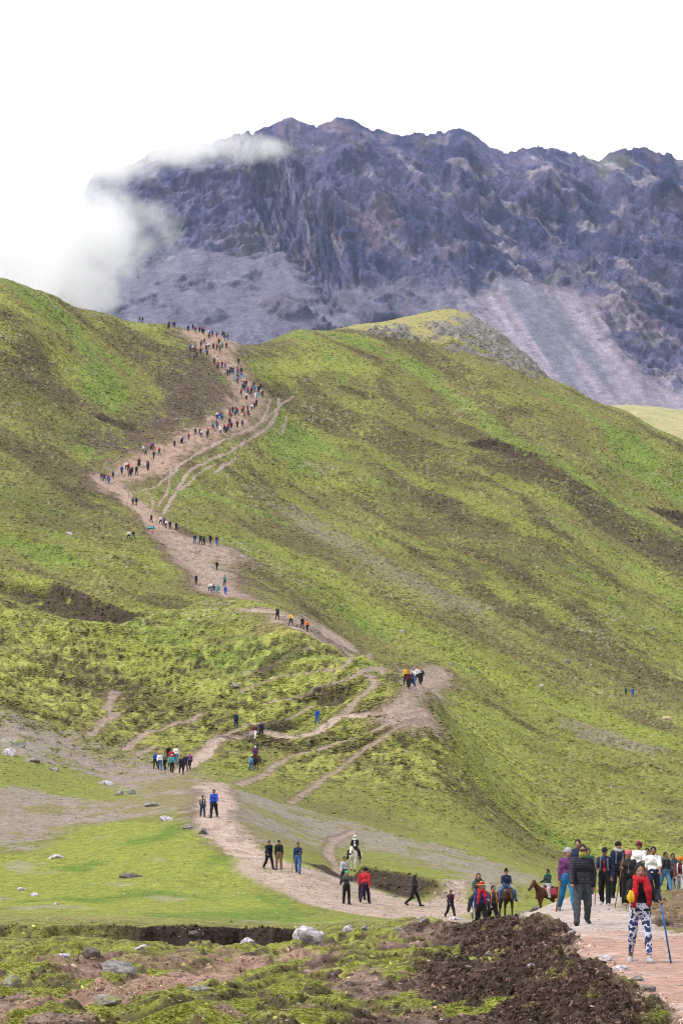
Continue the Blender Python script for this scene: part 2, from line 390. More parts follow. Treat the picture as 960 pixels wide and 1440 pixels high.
# ------------------------------------------------------------------ ground cover: what grows or lies where (albedo)
C = np.zeros(X.shape + (3,))
def col(*c): return np.array(c, float)
OLIVE = col(.134, .122, .038); GREEN = col(.168, .188, .034); BROWN = col(.072, .054, .028); MOSS = col(.320, .325, .080)
LUSH = col(.112, .176, .026); TRAIL = col(.320, .240, .202); SCREE = col(.215, .176, .155); PEAT = col(.030, .019, .015)
DRY = col(.150, .130, .050); SOIL = col(.105, .068, .052); STONE = col(.27, .25, .24); PINK = col(.33, .205, .165); GRIT = col(.33, .272, .248)
def lay(c, m):
    global C
    m = np.clip(m, 0, 1)[..., None]; C = C * (1 - m) + c * m
def lay_s(s, c, m):
    m = np.clip(m, 0, 1)[..., None]; C[s] = C[s] * (1 - m) + c * m
C[:] = OLIVE
greener = sstep(-.25, .35, n30 + .25 * st1 + .10 + .35 * sstep(480, 700, PX - (Y - 300) * .25) * (1 - sstep(500, 640, Y)) - .15 * sstep(560, 760, Y) * sstep(500, 700, PX))
lay(GREEN, greener * .75)
lay(BROWN, hill * sstep(.02, .30, st0 * 1.1 + .5 * st1 + .2 * n8 + .08 * sstep(420, 620, Y)) * .85)
lay(DRY, hill * sstep(.12, .42, st2 + .35 * n30) * .6)
lay(LUSH, hill * sstep(.16, .42, -st1 * .7 - st0 * .7 + .2 * n30) * .75)

# bands of lush grass down the gullies
def band(pts, w, c, amt, rough=1.0, **k):
    P = dense(hits(pts, **k)); s, d, sd, pos = line_dist(P, w * 3)
    e = sstep(0, .08, pos) * (1 - sstep(.9, 1, pos))
    lay_s(s, c, amt * e * (1 - sstep(w * .35, w * 1.25, d + w * rough * (.55 * n8[s] + .5 * st2[s] + .35 * n2[s]))))
def area(pts, soft, c, amt, rough=1.0, **k):
    P = dense(hits(pts, **k), 3); s, sd = poly_sd(P, soft * 3 + 2)
    m = sstep(-soft, soft, sd + soft * rough * (1.6 * n8[s] + 1.0 * n2[s] + .3 * nf[s]))
    lay_s(s, c, amt * sstep(.22, .78, m + .55 * n2[s] * (m > 0) * (m < 1) + .35 * nf[s] * (m > 0) * (m < 1)))
area([(640, 632), (720, 640), (840, 690), (1000, 770), (1000, 830), (900, 770), (780, 700), (680, 660)], 5, BROWN * .85, .8)
area([(600, 560), (760, 590), (900, 680), (800, 660), (680, 610)], 6, DRY * .9, .45)
area([(520, 640), (700, 720), (820, 800), (800, 850), (650, 790), (520, 700)], 8, BROWN, .6)
area([(380, 700), (560, 790), (760, 900), (1000, 980), (1000, 1010), (760, 950), (560, 840), (380, 740)], 6, DRY, .6)
area([(-40, 470), (120, 560), (250, 590), (230, 640), (100, 620), (-40, 560)], 6, BROWN, .55)
area([(-40, 640), (120, 690), (230, 780), (120, 760), (-40, 700)], 6, BROWN * 1.1, .5)
area([(640, 1000), (1000, 1060), (1000, 1180), (800, 1140), (660, 1080)], 6, OLIVE * 1.05, .45)
band([(565, 500), (640, 560), (720, 618), (830, 680), (975, 770)], 4.0, LUSH * 1.1 + col(.025, .01, .008), .65)
band([(480, 610), (560, 660), (650, 700), (780, 760), (975, 850)], 5.0, GREEN, .75)
band([(770, 722), (860, 780), (975, 850)], 3.0, LUSH * 1.1 + col(.025, .01, .008), .6)
band([(340, 520), (420, 515), (540, 525)], 6, GREEN * 1.15, .8)
band([(-30, 412), (20, 430), (75, 455)], 4, GREEN * 1.3, .8)
band([(60, 470), (120, 530), (150, 560)], 3, GREEN * 1.1, .6)
band([(-30, 790), (50, 830), (110, 875), (200, 925), (300, 985)], 5.5, GREEN * 1.15, .9)
band([(390, 760), (520, 860), (680, 940), (860, 1010), (1000, 1060)], 8, GREEN * 1.1, .8, dmin=380)
band([(620, 1080), (660, 1040), (680, 990)], 8, GREEN * 1.1, .8)
band([(220, 690), (310, 700), (420, 745)], 4, LUSH * 1.1, .6)
# cushions of yellow moss and tussocks, everywhere on the slopes but thickest low on the left
dens = .10 + .22 * (1 - sstep(280, 420, Y)) * hill + .05 * n30
ms2 = fN(1.3, 2.6, 3, 91, HR)
lowl = hill * (1 - sstep(300, 430, Y)) * (1 - sstep(600, 700, PX))
patch = fN(14, 30, 3, 93, HR)
lay(MOSS, hill * sstep(.30, .55, ms2 + dens + .25 * n8 + .5 * patch - .1) * (.42 + .4 * lowl))
ms4 = fN(.42, .9, 3, 97, HR)
lay(MOSS * .9, hill * sstep(.12, .5, ms4 + .45 * patch) * .5)
lay(OLIVE * .6, hill * sstep(.12, .5, -ms4 - .35 * patch + .1 * st1) * .55)
ms3 = fN(.8, 1.9, 3, 95, HR)
lay(BROWN * .55, hill * sstep(.30, .46, ms3 + .5 * st2) * .75)
lay(STONE, hill * sstep(.50, .58, ms4 + .30 * sstep(-.1, .3, n30 - .2)) * .7)

lay(SOIL * .42, hill * stepamt * tr1 * .9)
lay(MOSS, spur * sstep(.05, .3, tp1 - .5 + .8 * ms4) * .35)
# bare gravel
def gravel(pts, soft, amt=.95, **k): area(pts, soft, SCREE, amt, **k)
gravel([(-300, 985), (-60, 990), (0, 1002), (120, 1035), (215, 1066), (300, 1098), (330, 1112), (285, 1152), (230, 1140), (170, 1112), (120, 1088), (60, 1072), (0, 1056), (-300, 1050)], 2.2)
gravel([(-300, 1100), (-60, 1105), (60, 1112), (180, 1127), (262, 1142), (200, 1150), (120, 1160), (60, 1184), (0, 1196), (-300, 1200)], 2.0, .9)
gravel([(250, 1090), (330, 1108), (430, 1138), (540, 1170), (640, 1192), (770, 1236), (690, 1240), (600, 1215), (520, 1195), (440, 1190), (350, 1180), (280, 1150)], 2.5, .85)
lay_s(np.s_[np.searchsorted(DS, 170):np.searchsorted(DS, 260), :], OLIVE * 1.15, (.75 * sstep(.08, .3, n8 + .7 * n2 + .1) * (C[..., 2] > .09))[np.searchsorted(DS, 170):np.searchsorted(DS, 260), :])
gravel([(790, 1010), (860, 1030), (930, 1052), (900, 1060), (830, 1040)], 3, .5)
gravel([(370, 700), (470, 770), (620, 850), (700, 860), (560, 800), (440, 720)], 4, .35)
MEAD = dense(hits([(-200, 1215), (40, 1200), (110, 1165), (200, 1152), (275, 1160), (335, 1205), (400, 1260), (520, 1296), (420, 1304), (-200, 1304)]), 3)
mds, mdd = poly_sd(MEAD, 8)
lay_s(mds, GREEN * 1.12, .92 * sstep(-1, 1.5, mdd + 1.0 * n2[mds] + 2.0 * n8[mds]))
lay_s(mds, LUSH * .85, .85 * sstep(-1, 1.5, mdd) * sstep(.05, .35, fbm(X[mds] / 7, Y[mds] / 12, 3, 99)))
lay_s(mds, SCREE * 1.1, .5 * sstep(-1, 1.5, mdd) * sstep(.22, .45, fbm(X[mds] / 4, Y[mds] / 9, 4, 103)))
# stony talus left of the upper trail
area([(252, 470), (300, 500), (335, 562), (290, 592), (215, 612), (150, 645), (132, 622), (205, 590), (250, 540)], 4, SOIL * .9, .75)

area([(470, 464), (520, 454), (560, 447), (610, 437), (650, 436), (690, 462), (640, 478), (560, 468)], 5, col(.30, .27, .11), .8, .6)  # knoll grass coloured paler to stand for sunlight falling on it
lay(STONE * .55, KN * .9); lay(STONE * .9, KN * sstep(.0, .3, n2) * .6)
TAL = np.zeros_like(Z); _P = dense(hits([(252, 470), (300, 500), (335, 562), (290, 592), (215, 612), (150, 645), (110, 620), (190, 580), (240, 540)]), 3); _s, _d = poly_sd(_P, 20); TAL[_s] = sstep(-6, 6, _d)
lay(PEAT * 2.0, TAL * sstep(.0, .25, n2 + .3 * n8) * .7)
# trodden trails (their beds lie a little lower than the turf)
BARE = np.zeros_like(Z)
def trail(pts, w, c=TRAIL, amt=.92, **k):
    P = dense(hits(pts, **k)); s, d, sd, pos = line_dist(P, w * 2 + 3)
    wv_ = w * (1 + .5 * np.clip(n8[s] * 1.6, -.8, .8)); m = amt * (1 - sstep(wv_ * .34, wv_ * .66, d + .30 * w * n2[s] + .22 * w * nf[s])) * (1 - .45 * sstep(.1, .4, fbm(X[s] / 1.1, Y[s] / 2.4, 2, 79)))
    lay_s(s, SOIL, .55 * (1 - sstep(w * .5, w * 1.15, d + .5 * w * n2[s] + .3 * w * nf[s])))
    lay_s(s, c, m); BARE[s] = np.maximum(BARE[s], m)
    f_ = 1 - sstep(w * .7, w * 2.2, d); Z[s] = Z[s] * (1 - f_) + Zb[s] * f_ - m * min(.10 * w, .25)
def trail_area(pts, soft, c=TRAIL, amt=.95, rim=True, brk=0.0, **k):
    P = dense(hits(pts, **k), 3); s, sd = poly_sd(P, soft * 4 + 2)
    q = sd + soft * (1.3 * n8[s] + 1.0 * n2[s] + .3 * nf[s])
    if rim: lay_s(s, SOIL, .6 * sstep(-soft * 2.2, -soft * .3, q))
    m = amt * sstep(-soft, soft, q); m = m * (1 - brk * sstep(.05, .35, fbm(X[s] / 1.6, Y[s] / 3.5, 3, 77))); lay_s(s, c, m); BARE[s] = np.maximum(BARE[s], m); Z[s] -= m * .12
# upper trail
trail_area([(146, 692), (192, 674), (232, 667), (262, 637), (312, 613), (342, 601), (367, 577), (374, 555), (352, 535), (338, 512), (326, 494), (334, 470), (258, 463), (266, 478), (290, 497), (312, 522), (326, 548), (326, 566), (312, 582), (285, 600), (250, 610), (225, 624), (190, 640), (158, 658), (138, 670)], 2.2, TRAIL * col(1.0, .90, .84), .92, brk=.6)
trail([(146, 676), (165, 688), (190, 706), (212, 728), (236, 752), (250, 770), (268, 790), (292, 812), (315, 828), (338, 840)], 5.0, TRAIL * col(1.03, .95, .90))
trail_area([(240, 752), (300, 762), (345, 782), (318, 800), (338, 838), (312, 838), (282, 818), (252, 785)], 2.5, TRAIL * .95, .8, brk=.6)
trail([(372, 858), (400, 866), (432, 878), (468, 889)], 6.0)
for pts, w in (([(380, 562), (370, 590), (345, 605), (310, 620), (280, 635), (252, 655), (232, 675)], 1.6),
               ([(392, 560), (384, 590), (340, 625), (290, 650), (262, 668), (242, 700), (228, 724)], 1.5),
               ([(250, 660), (225, 680), (200, 690), (184, 692), (192, 706)], 1.2), ([(300, 652), (272, 672), (252, 690)], 1.1),
               ([(412, 558), (392, 572), (372, 592)], 1.0), ([(402, 585), (395, 610), (385, 600)], .9), ([(335, 640), (300, 668), (318, 650)], 1.0),
               ([(240, 655), (236, 690), (222, 712)], .9), ([(205, 690), (215, 705), (212, 722)], .9)):
    trail(pts, w * .42, TRAIL * 1.0, .85)
# spur: the main way and its many side tracks
trail([(246, 1086), (272, 1066), (300, 1050), (358, 1037), (420, 1026), (480, 1011), (540, 996), (572, 976), (590, 962), (598, 948)], 1.35, TRAIL * 1.15)
trail_area([(568, 942), (606, 934), (632, 952), (618, 976), (602, 1000), (608, 1016), (580, 1028), (548, 1022), (528, 1012), (550, 990), (574, 972)], 1.4, TRAIL * .82, .9, brk=.35)
for pts, w, b in (([(604, 1004), (560, 1016), (500, 1036), (450, 1051), (402, 1066), (370, 1086), (334, 1104)], 1.25, .95),
               ([(604, 1018), (540, 1041), (502, 1066), (470, 1086), (440, 1106), (408, 1128)], 1.1, .85),
               ([(290, 1046), (330, 1029), (375, 1021), (412, 1015), (440, 1000)], 1.2, .95),
               ([(518, 922), (538, 934), (528, 946), (500, 951), (450, 966), (380, 986)], 1.6, .95),
               ([(520, 951), (525, 970), (502, 990), (482, 1006)], 1.9, .9), ([(520, 919), (490, 931), (450, 941), (400, 956), (340, 976)], 1.2, .85),
               ([(162, 974), (150, 990), (161, 1004), (142, 1020), (128, 1034)], 1.8, .95), ([(282, 1008), (240, 1026), (206, 1031), (186, 1041), (174, 1054)], 1.5, .95),
               ([(216, 1050), (202, 1056), (194, 1066)], 1.2, .9), 
               ([(498, 1168), (470, 1182), (462, 1200), (482, 1220)], 1.1, .95),
               ([(438, 912), (420, 925), (380, 945), (340, 950)], .9, .7),
               ):
    trail(pts, w * .52, TRAIL * b, .72)
# lower trail
trail_area([(286, 1100), (320, 1104), (328, 1150), (342, 1180), (374, 1200), (422, 1216), (470, 1228), (505, 1242), (545, 1256), (592, 1268), (660, 1274), (672, 1294), (620, 1293), (540, 1289), (480, 1281), (420, 1266), (370, 1246), (345, 1226), (334, 1206), (318, 1186), (288, 1166), (280, 1150), (292, 1120)], .6, TRAIL * 1.0, .97, rim=False, brk=.25)
trail([(298, 1106), (306, 1130), (300, 1152), (322, 1178), (350, 1205)], 2.2, TRAIL * 1.25, .8)
lay(PEAT * 1.3, BANK * .97)
lay(PEAT * 1.15, SCARP * .92 * sstep(-.3, .1, n2 + .25)); lay(SOIL * .8, SCARP * sstep(0, .4, n2) * .6)

# foreground pasture
fg = near * (1 - path)
gpat = fN(1.9, 5.0, 4, 111, NRW)
gmask = sstep(-.06, .10, gpat + .28 * (1 - MOUND) - .20 + .15 * sstep(1.8, -3.5, X) + .25 * sstep(84, 97, Y))
lay(col(.165, .112, .088), fg)
lay(PEAT * 2.0, fg * sstep(.12, .45, fN(.9, 2.2, 4, 113, NRW) + .1))
lay(PINK * .75, fg * sstep(.05, .3, fN(2.4, 5.0, 4, 117, NRW) - .05 - sstep(-.5, 1.5, X)) * .8)
GMASK = fg * gmask * (1 - MOUND * np.where(MREL < .5, .93 * (1 - sstep(.0, .14, gpat)), .95))
lay(col(.178, .188, .036), GMASK); lay(MOSS * .85, GMASK * sstep(.12, .4, n2) * .55); lay(DRY, GMASK * sstep(.1, .45, fN(.6, 1.1, 3, 119, NRW)) * .5)
lay(SOIL * .5, fg * tr2 * .85); GMASK *= 1 - tr2
def fg_line(pts, w, c, amt):
    P = dense(hits(pts)); s, d, sd, pos = line_dist(P, w * 2 + 1)
    m = amt * (1 - sstep(w * .4, w * .75, d + w * (.3 * n2[s] + .2 * gpat[s] + .15 * nf[s])))
    lay_s(s, c, m); GMASK[s] *= 1 - m
fg_line([(-60, 1430), (60, 1412), (150, 1396), (240, 1382), (320, 1364), (420, 1342)], .9, PINK * .72, .85)
fg_line([(100, 1362), (140, 1352), (240, 1347), (330, 1338)], .8, PINK * .62, .6)
lay(PEAT * 1.35, MOUND * (1 - GMASK) * .97 * sstep(-.30, .05, nf * .5 + n2 + .38)); lay(SOIL * .75, MOUND * (1 - GMASK) * sstep(.12, .4, clod) * .7)
lay(OLIVE, MOUND * sstep(.34, .48, fN(.8, 1.6, 3, 121, NRW)) * .6)
lay(PEAT * 1.2, EDGE); GMASK *= 1 - EDGE
# footpath: grey grit further off, pinker near; trodden verge beyond
lay(GRIT, near * path); lay(PINK, near * path * sstep(-.25, .25, 1.4 * sstep(60, 48, Y) - .55 + .6 * n2))
lay(GRIT * 1.1, near * path * sstep(.15, .4, fN(.7, 1.6, 4, 131, NRW)) * .6)
lay(SOIL * 1.5, near * sstep(0, .3, X - X_r) * (1 - sstep(104, 112, Y)) * .8 * sstep(-.2, .2, gpat - .02))
jit = 1 + .30 * fN(.16, .3, 2, 141, NRW) * near * (1 - .6 * path) + .16 * nf + .22 * fN(.55, 1.2, 3, 143, HR) * hill
C *= np.clip(jit, .4, 1.8)[..., None]

V = np.stack([X, Y, Z], -1).reshape(-1, 3)
ter_me = mesh_np('ground', V, grid_faces(NR, NC), [terrain_mat('turf_and_earth', 1.6, 7.0, .30, .38, .5, .10)])
vcol(ter_me, C.reshape(-1, 3))
ground = tag(new_obj('ground', ter_me), 'green and brown mountain pasture with bare trails and dark earth', 'terrain', kind='structure')
print('terrain', len(V), round(time.time() - T0, 1))
# ------------------------------------------------------------------ the mountain behind
SIL = np.array([(-1600, 700), (-700, 620), (-300, 560), (0, 520), (60, 470), (88, 400), (104, 320), (116, 268), (125, 254), (135, 244), (150, 240), (190, 232), (205, 217), (240, 208), (290, 204), (330, 193), (360, 186), (385, 176), (410, 167), (425, 176), (445, 181),
    (470, 170), (485, 163), (505, 178), (520, 183), (545, 188), (570, 193), (600, 190), (630, 188), (645, 181), (660, 186), (680, 203), (700, 213), (720, 217), (745, 208), (775, 207), (800, 218), (828, 222),
    (836, 234), (850, 221), (870, 210), (895, 211), (920, 214), (935, 222), (960, 230), (1100, 255), (1400, 340), (1700, 450), (2600, 640)], float)
SCR = np.array([(-1600, 600), (-300, 420), (0, 372), (150, 372), (250, 352), (330, 352), (400, 362), (440, 395), (480, 410), (560, 404), (620, 404), (680, 410), (705, 392), (730, 402), (775, 398), (810, 396), (838, 420), (860, 462), (890, 500), (930, 540), (965, 556), (1100, 580), (2600, 700)], float)
mpx = np.r_[_spread(-60, -1600, 40)[::-1], np.arange(-60, 1022, 2.0), _spread(1022, 2600, 40)]
NS = 380
ss = np.r_[np.linspace(0, 1, NS), 1.04, 1.12, 1.3]
MPX, MS = np.meshgrid(mpx, ss)
_sx = np.arange(-1600, 2601, 2.0); _sy = np.interp(_sx, SIL[:, 0], SIL[:, 1]); _sy = np.convolve(np.pad(_sy, 6, 'edge'), np.ones(13) / 13, 'valid')
_jag = 5.5 * fbm(_sx / 26, _sx * 0, 4, 299, .62) + 3.0 * np.round(1.6 * fbm(_sx / 19, _sx * 0 + 3, 2, 297)) - 1.5
top = np.interp(MPX, _sx, _sy) + np.interp(MPX, _sx, _jag) * sstep(.86, 1.0, MS); base = 600.0
sc_ = np.minimum(MS, 1)
mrow = base + (top - base) * sc_
mrow = np.where(MS > 1, top + (MS - 1) * 900, mrow)
md = 3120 + 680 * np.clip(MS, 0, 1.3)
mx = (MPX - CX) / F * md; mz = (HZ - mrow) / F * md
b_ = mz                                                    # height on the face
crag = sstep(-14, 16, np.interp(MPX, SCR[:, 0], SCR[:, 1]) - mrow + 26 * fbm(mx / 60, b_ / 60, 3, 301))
outc = sstep(385, 440, MPX) * (1 - sstep(570, 630, MPX)) * sstep(372, 410, mrow)
crag = np.maximum(crag, .75 * np.maximum(outc, .5 * (MPX < 700)) * sstep(.10, .30, fbm(mx / 42, b_ / 30, 4, 377) + .12 * outc))
_th = np.radians(-14 + 54 * sstep(330, 480, MPX - (mrow - 300) * .5)); ct, st_ = np.cos(_th), np.sin(_th)
al = mx * ct - b_ * st_; ac = mx * st_ + b_ * ct
warp = fbm(mx / 220, b_ / 220, 3, 303)
strat = (ac + 46 * warp) / 42.0; strat = strat - np.floor(strat); strat = strat * (1 - sstep(.86, 1.0, strat))
str2 = (ac * .9 + b_ * .35 + 30 * warp) / 17.0; str2 = str2 - np.floor(str2); str2 = str2 * (1 - sstep(.8, 1.0, str2))
big = ridged(ac / 190 + .6 * warp, al / 520 + .3 * warp, 5, 305, .55)
med = ridged(ac / 60 + .8 * warp, al / 110, 5, 311)
ver = ridged(mx / 34 + .7 * warp, b_ / 120, 4, 317)
fin = fbm(mx / 16, b_ / 20, 4, 321, .68)
sml = ridged(ac / 24 + .8 * warp, al / 50, 4, 323, .62)
crk = ridged(mx / 11 + .5 * warp, b_ / 9, 3, 327, .6)
edge_f = sstep(0, .16, 1 - MS)
rel = crag * ((big - .35) * 95 + (med - .3) * 24 + (sml - .3) * 24 + (ver - .3) * 7 + fin * 12 + (crk - .3) * 5 + strat * 22 * sstep(-.3, .2, warp + .1) + str2 * 10) + (1 - crag) * (fbm(mx / 120, b_ / 200, 3, 331) * 16 + fin * 1.5)
rel = np.where(MS > 1, 0, rel)
my = md - rel * .62 * (.25 + .75 * edge_f); mz = mz + rel * .35 * edge_f + np.where(MS >= .97, (fbm(mx / 12, mx * 0, 3, 325)) * 2, 0)
mx = (mx / md) * my
# rock beds, veins, rusty seams, scree
MC = np.zeros(mx.shape + (3,))
def mlay(c, m):
    global MC
    m = np.clip(m, 0, 1)[..., None]; MC = MC * (1 - m) + np.array(c, float) * m
MC[:] = (.058, .054, .104)
mlay((.024, .027, .066), sstep(-.15, .3, fbm(ac / 60 + warp, al / 180, 4, 341)))
mlay((.105, .088, .120), sstep(.08, .4, fbm(mx / 26, b_ / 34, 4, 347)) * .75)
mlay((.105, .072, .085), sstep(.22, .46, fbm(ac / 90, al / 200, 4, 351)) * .65)
mlay((.085, .088, .052), sstep(.22, .5, fbm(mx / 80, b_ / 70, 4, 353)) * .5)
mlay((.210, .185, .205), sstep(.30, .46, fbm(ac / 20, al / 90, 4, 357) + .12 * sstep(560, 800, MPX)) * .6)
scree_c = np.zeros_like(MC); scree_c[:] = (.090, .083, .116)
fan = fbm((MPX * .83 - mrow * .56) / 15 + .5 * warp, (MPX * .56 + mrow * .83) / 260, 4, 361)
lightfan = sstep(630, 700, MPX - (mrow - 480) * .45) * (1 - crag)
scree_c = scree_c * (1 + (.22 + .32 * lightfan[..., None]) * fan[..., None]) * (1 + .12 * fbm(mx / 50, b_ / 50, 3, 367))[..., None]
scree_c *= (1 + .62 * lightfan)[..., None] * (1 - lightfan[..., None] * np.array((-.06, .0, .14)))
k_ = (1 - crag)[..., None]; MC = MC * (1 - k_) + scree_c * k_
mlay((.060, .052, .076), (1 - crag) * sstep(.20, .38, fbm(mx / 30, b_ / 34, 4, 371) + .30 * outc - .12 * lightfan) * .8)
mlay((.060, .070, .100), lightfan * sstep(.02, .22, fbm((MPX * .83 - mrow * .56) / 34, (MPX * .56 + mrow * .83) / 500, 2, 373)) * .6)
MC *= 1.5 * np.clip(1 + .55 * fin * (.62 + .38 * crag) + .25 * (crk - .35) * crag, .4, 1.7)[..., None]
mo_me = mesh_np('mountain', np.stack([mx, my, mz], -1).reshape(-1, 3), grid_faces(len(ss), len(mpx)), [terrain_mat('purple_rock', .10, .42, .32, .42, .8, 3.0)], smooth=False)
vcol(mo_me, np.clip(MC, .005, .6).reshape(-1, 3))
tag(new_obj('mountain', mo_me), 'craggy purple grey mountain with pale scree fans', 'mountain', kind='structure')

# hill beyond the ridge, a patch of sunlight painted into its pale colour
hp = np.r_[np.linspace(700, 1010, 110), np.linspace(1030, 2600, 30)]; hs = np.linspace(0, 1.5, 60)
HPX, HS = np.meshgrid(hp, hs)
htop = np.interp(HPX, [700, 800, 860, 890, 930, 960, 1100, 1500, 2600], [650, 600, 570, 569, 573, 577, 600, 640, 700])
hd = 1250 + 300 * HS; hrow = 760 + (htop - 760) * np.sin(np.clip(HS, 0, 1) * math.pi / 2) + np.clip(HS - 1, 0, 1) * 200
hx = (HPX - CX) / F * hd; hz = (HZ - hrow) / F * hd + 1.2 * fbm(hx / 18, hd / 30, 4, 401) * (1 - sstep(.9, 1, HS))
HC = np.array((.30, .275, .135)) * (1 + .35 * fbm(hx / 14, hd / 22, 4, 403))[..., None]
h_me = mesh_np('hill', np.stack([hx, hd, hz], -1).reshape(-1, 3), grid_faces(len(hs), len(hp)), [terrain_mat('painted_sunlit_hill', .3, 1.2, .2, .25, .4, .5)])
vcol(h_me, HC.reshape(-1, 3))
tag(new_obj('hill', h_me), 'pale sunlit grass hill behind the ridge', 'hill', kind='structure')

# valley floor that carries the far ground on to the foot of the mountain
vx = np.linspace(-3200, 3200, 40); vy = np.r_[np.linspace(1500, 3160, 16), 5200]
VX, VY = np.meshgrid(vx, vy)
VZ = np.interp(VY, [1500, 1700, 3160, 5200], [150, 170, 420, 420]) + 12 * fbm(VX / 200, VY / 200, 3, 411)
v_me = mesh_np('valley', np.stack([VX, VY, VZ], -1).reshape(-1, 3), grid_faces(len(vy), len(vx)), [terrain_mat('valley_grass', .05, .3, .3, .3, .4, 1.0)])
vcol(v_me, np.full((VX.size, 3), (.10, .095, .05)))
tag(new_obj('valley', v_me), 'grassy valley hidden behind the ridge', 'terrain', kind='structure')

# ------------------------------------------------------------------ air: thin blue haze and a bank of low cloud round the mountain's left flank
def box_mesh(name, lo, hi, mat):
    v = [(x, y, z) for x in (lo[0], hi[0]) for y in (lo[1], hi[1]) for z in (lo[2], hi[2])]
    f = [(0, 1, 3, 2), (4, 6, 7, 5), (0, 4, 5, 1), (2, 3, 7, 6), (0, 2, 6, 4), (1, 5, 7, 3)]
    return mesh_np(name, np.array(v), np.array(f), [mat], smooth=False)
hm = bpy.data.materials.new('thin_air'); hm.use_nodes = True; nn = hm.node_tree.nodes; nn.clear()
ho = nn.new('ShaderNodeOutputMaterial'); hv = nn.new('ShaderNodeVolumePrincipled')
hv.inputs['Color'].default_value = (.52, .64, 1.0, 1); hv.inputs['Density'].default_value = 3.1e-5; hv.inputs['Anisotropy'].default_value = 0.0
hm.node_tree.links.new(hv.outputs[0], ho.inputs['Volume'])
haze = new_obj('haze', box_mesh('haze', (-4200, -60, -60), (4200, 5400, 1250), hm))
tag(haze, 'thin blue mountain haze', 'haze', kind='stuff')

cm = bpy.data.materials.new('cloud'); cm.use_nodes = True; nn = cm.node_tree.nodes; nn.clear(); ll = cm.node_tree.links
co = nn.new('ShaderNodeOutputMaterial'); cv = nn.new('ShaderNodeVolumePrincipled')
cv.inputs['Color'].default_value = (1, 1, 1, 1); cv.inputs['Anisotropy'].default_value = 0.2
ctc = nn.new('ShaderNodeTexCoord'); csep = nn.new('ShaderNodeSeparateXYZ'); ll.new(ctc.outputs['Object'], csep.inputs[0])
def mth(op, a, b=None, clamp=False):
    t = nn.new('ShaderNodeMath'); t.operation = op; t.use_clamp = clamp
    for i, v in enumerate((a, b)):
        if v is None: continue
        if isinstance(v, (int, float)): t.inputs[i].default_value = v
        else: ll.new(v, t.inputs[i])
    return t.outputs[0]
def ramp(v, a, b, lo=0.0, hi=1.0):
    t = nn.new('ShaderNodeMapRange'); t.interpolation_type = 'SMOOTHSTEP'
    t.inputs['From Min'].default_value = a; t.inputs['From Max'].default_value = b
    t.inputs['To Min'].default_value = lo; t.inputs['To Max'].default_value = hi
    ll.new(v, t.inputs['Value']); return t.outputs[0]
cn = noise_node(nn, ll, ctc.outputs['Object'], 0.022, 7, 0.62)
def ell(c, r):
    s_ = nn.new('ShaderNodeVectorMath'); s_.operation = 'SUBTRACT'; ll.new(ctc.outputs['Object'], s_.inputs[0]); s_.inputs[1].default_value = c
    q_ = nn.new('ShaderNodeVectorMath'); q_.operation = 'DIVIDE'; ll.new(s_.outputs[0], q_.inputs[0]); q_.inputs[1].default_value = r
    t_ = nn.new('ShaderNodeVectorMath'); t_.operation = 'LENGTH'; ll.new(q_.outputs[0], t_.inputs[0])
    return mth('SUBTRACT', 1.0, t_.outputs['Value'])
shape = ell((-206, 2400, 492), (64, 85, 46))
for c_, r_ in (((-232, 2400, 462), (58, 95, 42)), ((-250, 2400, 486), (80, 110, 58)), ((-250, 2400, 486), (60, 95, 50)), ((-400, 2400, 500), (130, 95, 80)), ((-244, 2400, 516), (62, 95, 52)), ((-125, 2400, 566), (92, 60, 14)), ((-200, 2400, 556), (50, 60, 20))):
    shape = mth('MAXIMUM', shape, ell(c_, r_))
dens_ = mth('MULTIPLY', mth('ADD', mth('MULTIPLY', mth('SUBTRACT', cn.outputs['Fac'], .53), 4.4), mth('MULTIPLY', shape, 1.75)), .028)
dens_ = mth('MAXIMUM', dens_, 0.0)
ll.new(dens_, cv.inputs['Density']); ll.new(cv.outputs[0], co.inputs['Volume'])
cloud = new_obj('cloud', box_mesh('cloud', (-560, 2300, 400), (10, 2500, 620), cm))
tag(cloud, 'white cloud drifting round the left flank of the mountain', 'cloud', kind='stuff')
print('far', round(time.time() - T0, 1))
# ------------------------------------------------------------------ tussocks, moss cushions, clods and small stones (uncountable cover)
def lump(name, mat, seed, flat=.6, spikes=0.0, n=1):
    bm = bmesh.new(); bmesh.ops.create_icosphere(bm, subdivisions=n, radius=1.0); rnd = random.Random(seed)
    for v in bm.verts:
        f = 1 + rnd.uniform(-.28, .22); v.co *= f; v.co.z *= flat
        if spikes and v.co.z > 0: v.co.z += spikes * rnd.random(); v.co.x += rnd.uniform(-.2, .2)
    me = bpy.data.meshes.new(name); bm.to_mesh(me); bm.free(); me.materials.append(mat)
    for p in me.polygons: p.use_smooth = not spikes
    return bpy.data.objects.new(name, me)
def tuft(name, mat, seed, blades=16):
    rnd = random.Random(seed); v = []; f = []
    for k in range(blades):
        a = rnd.uniform(0, 6.28); r = rnd.uniform(0, .55); lean = rnd.uniform(.1, .9); h = rnd.uniform(.7, 1.5); w = rnd.uniform(.10, .2)
        c = np.array((math.cos(a) * r, math.sin(a) * r, -.2)); o = np.array((math.cos(a), math.sin(a), 0)); t = np.array((-o[1], o[0], 0))
        i = len(v); v += [c - t * w, c + t * w, c + o * lean * .45 + np.array((0, 0, h * .7)) + t * w * .6, c + o * lean + np.array((0, 0, h))]
        f += [(i, i + 1, i + 2), (i, i + 2, i + 3)]
    return bpy.data.objects.new(name, mesh_np(name, np.array(v), np.array(f), [mat], smooth=False))
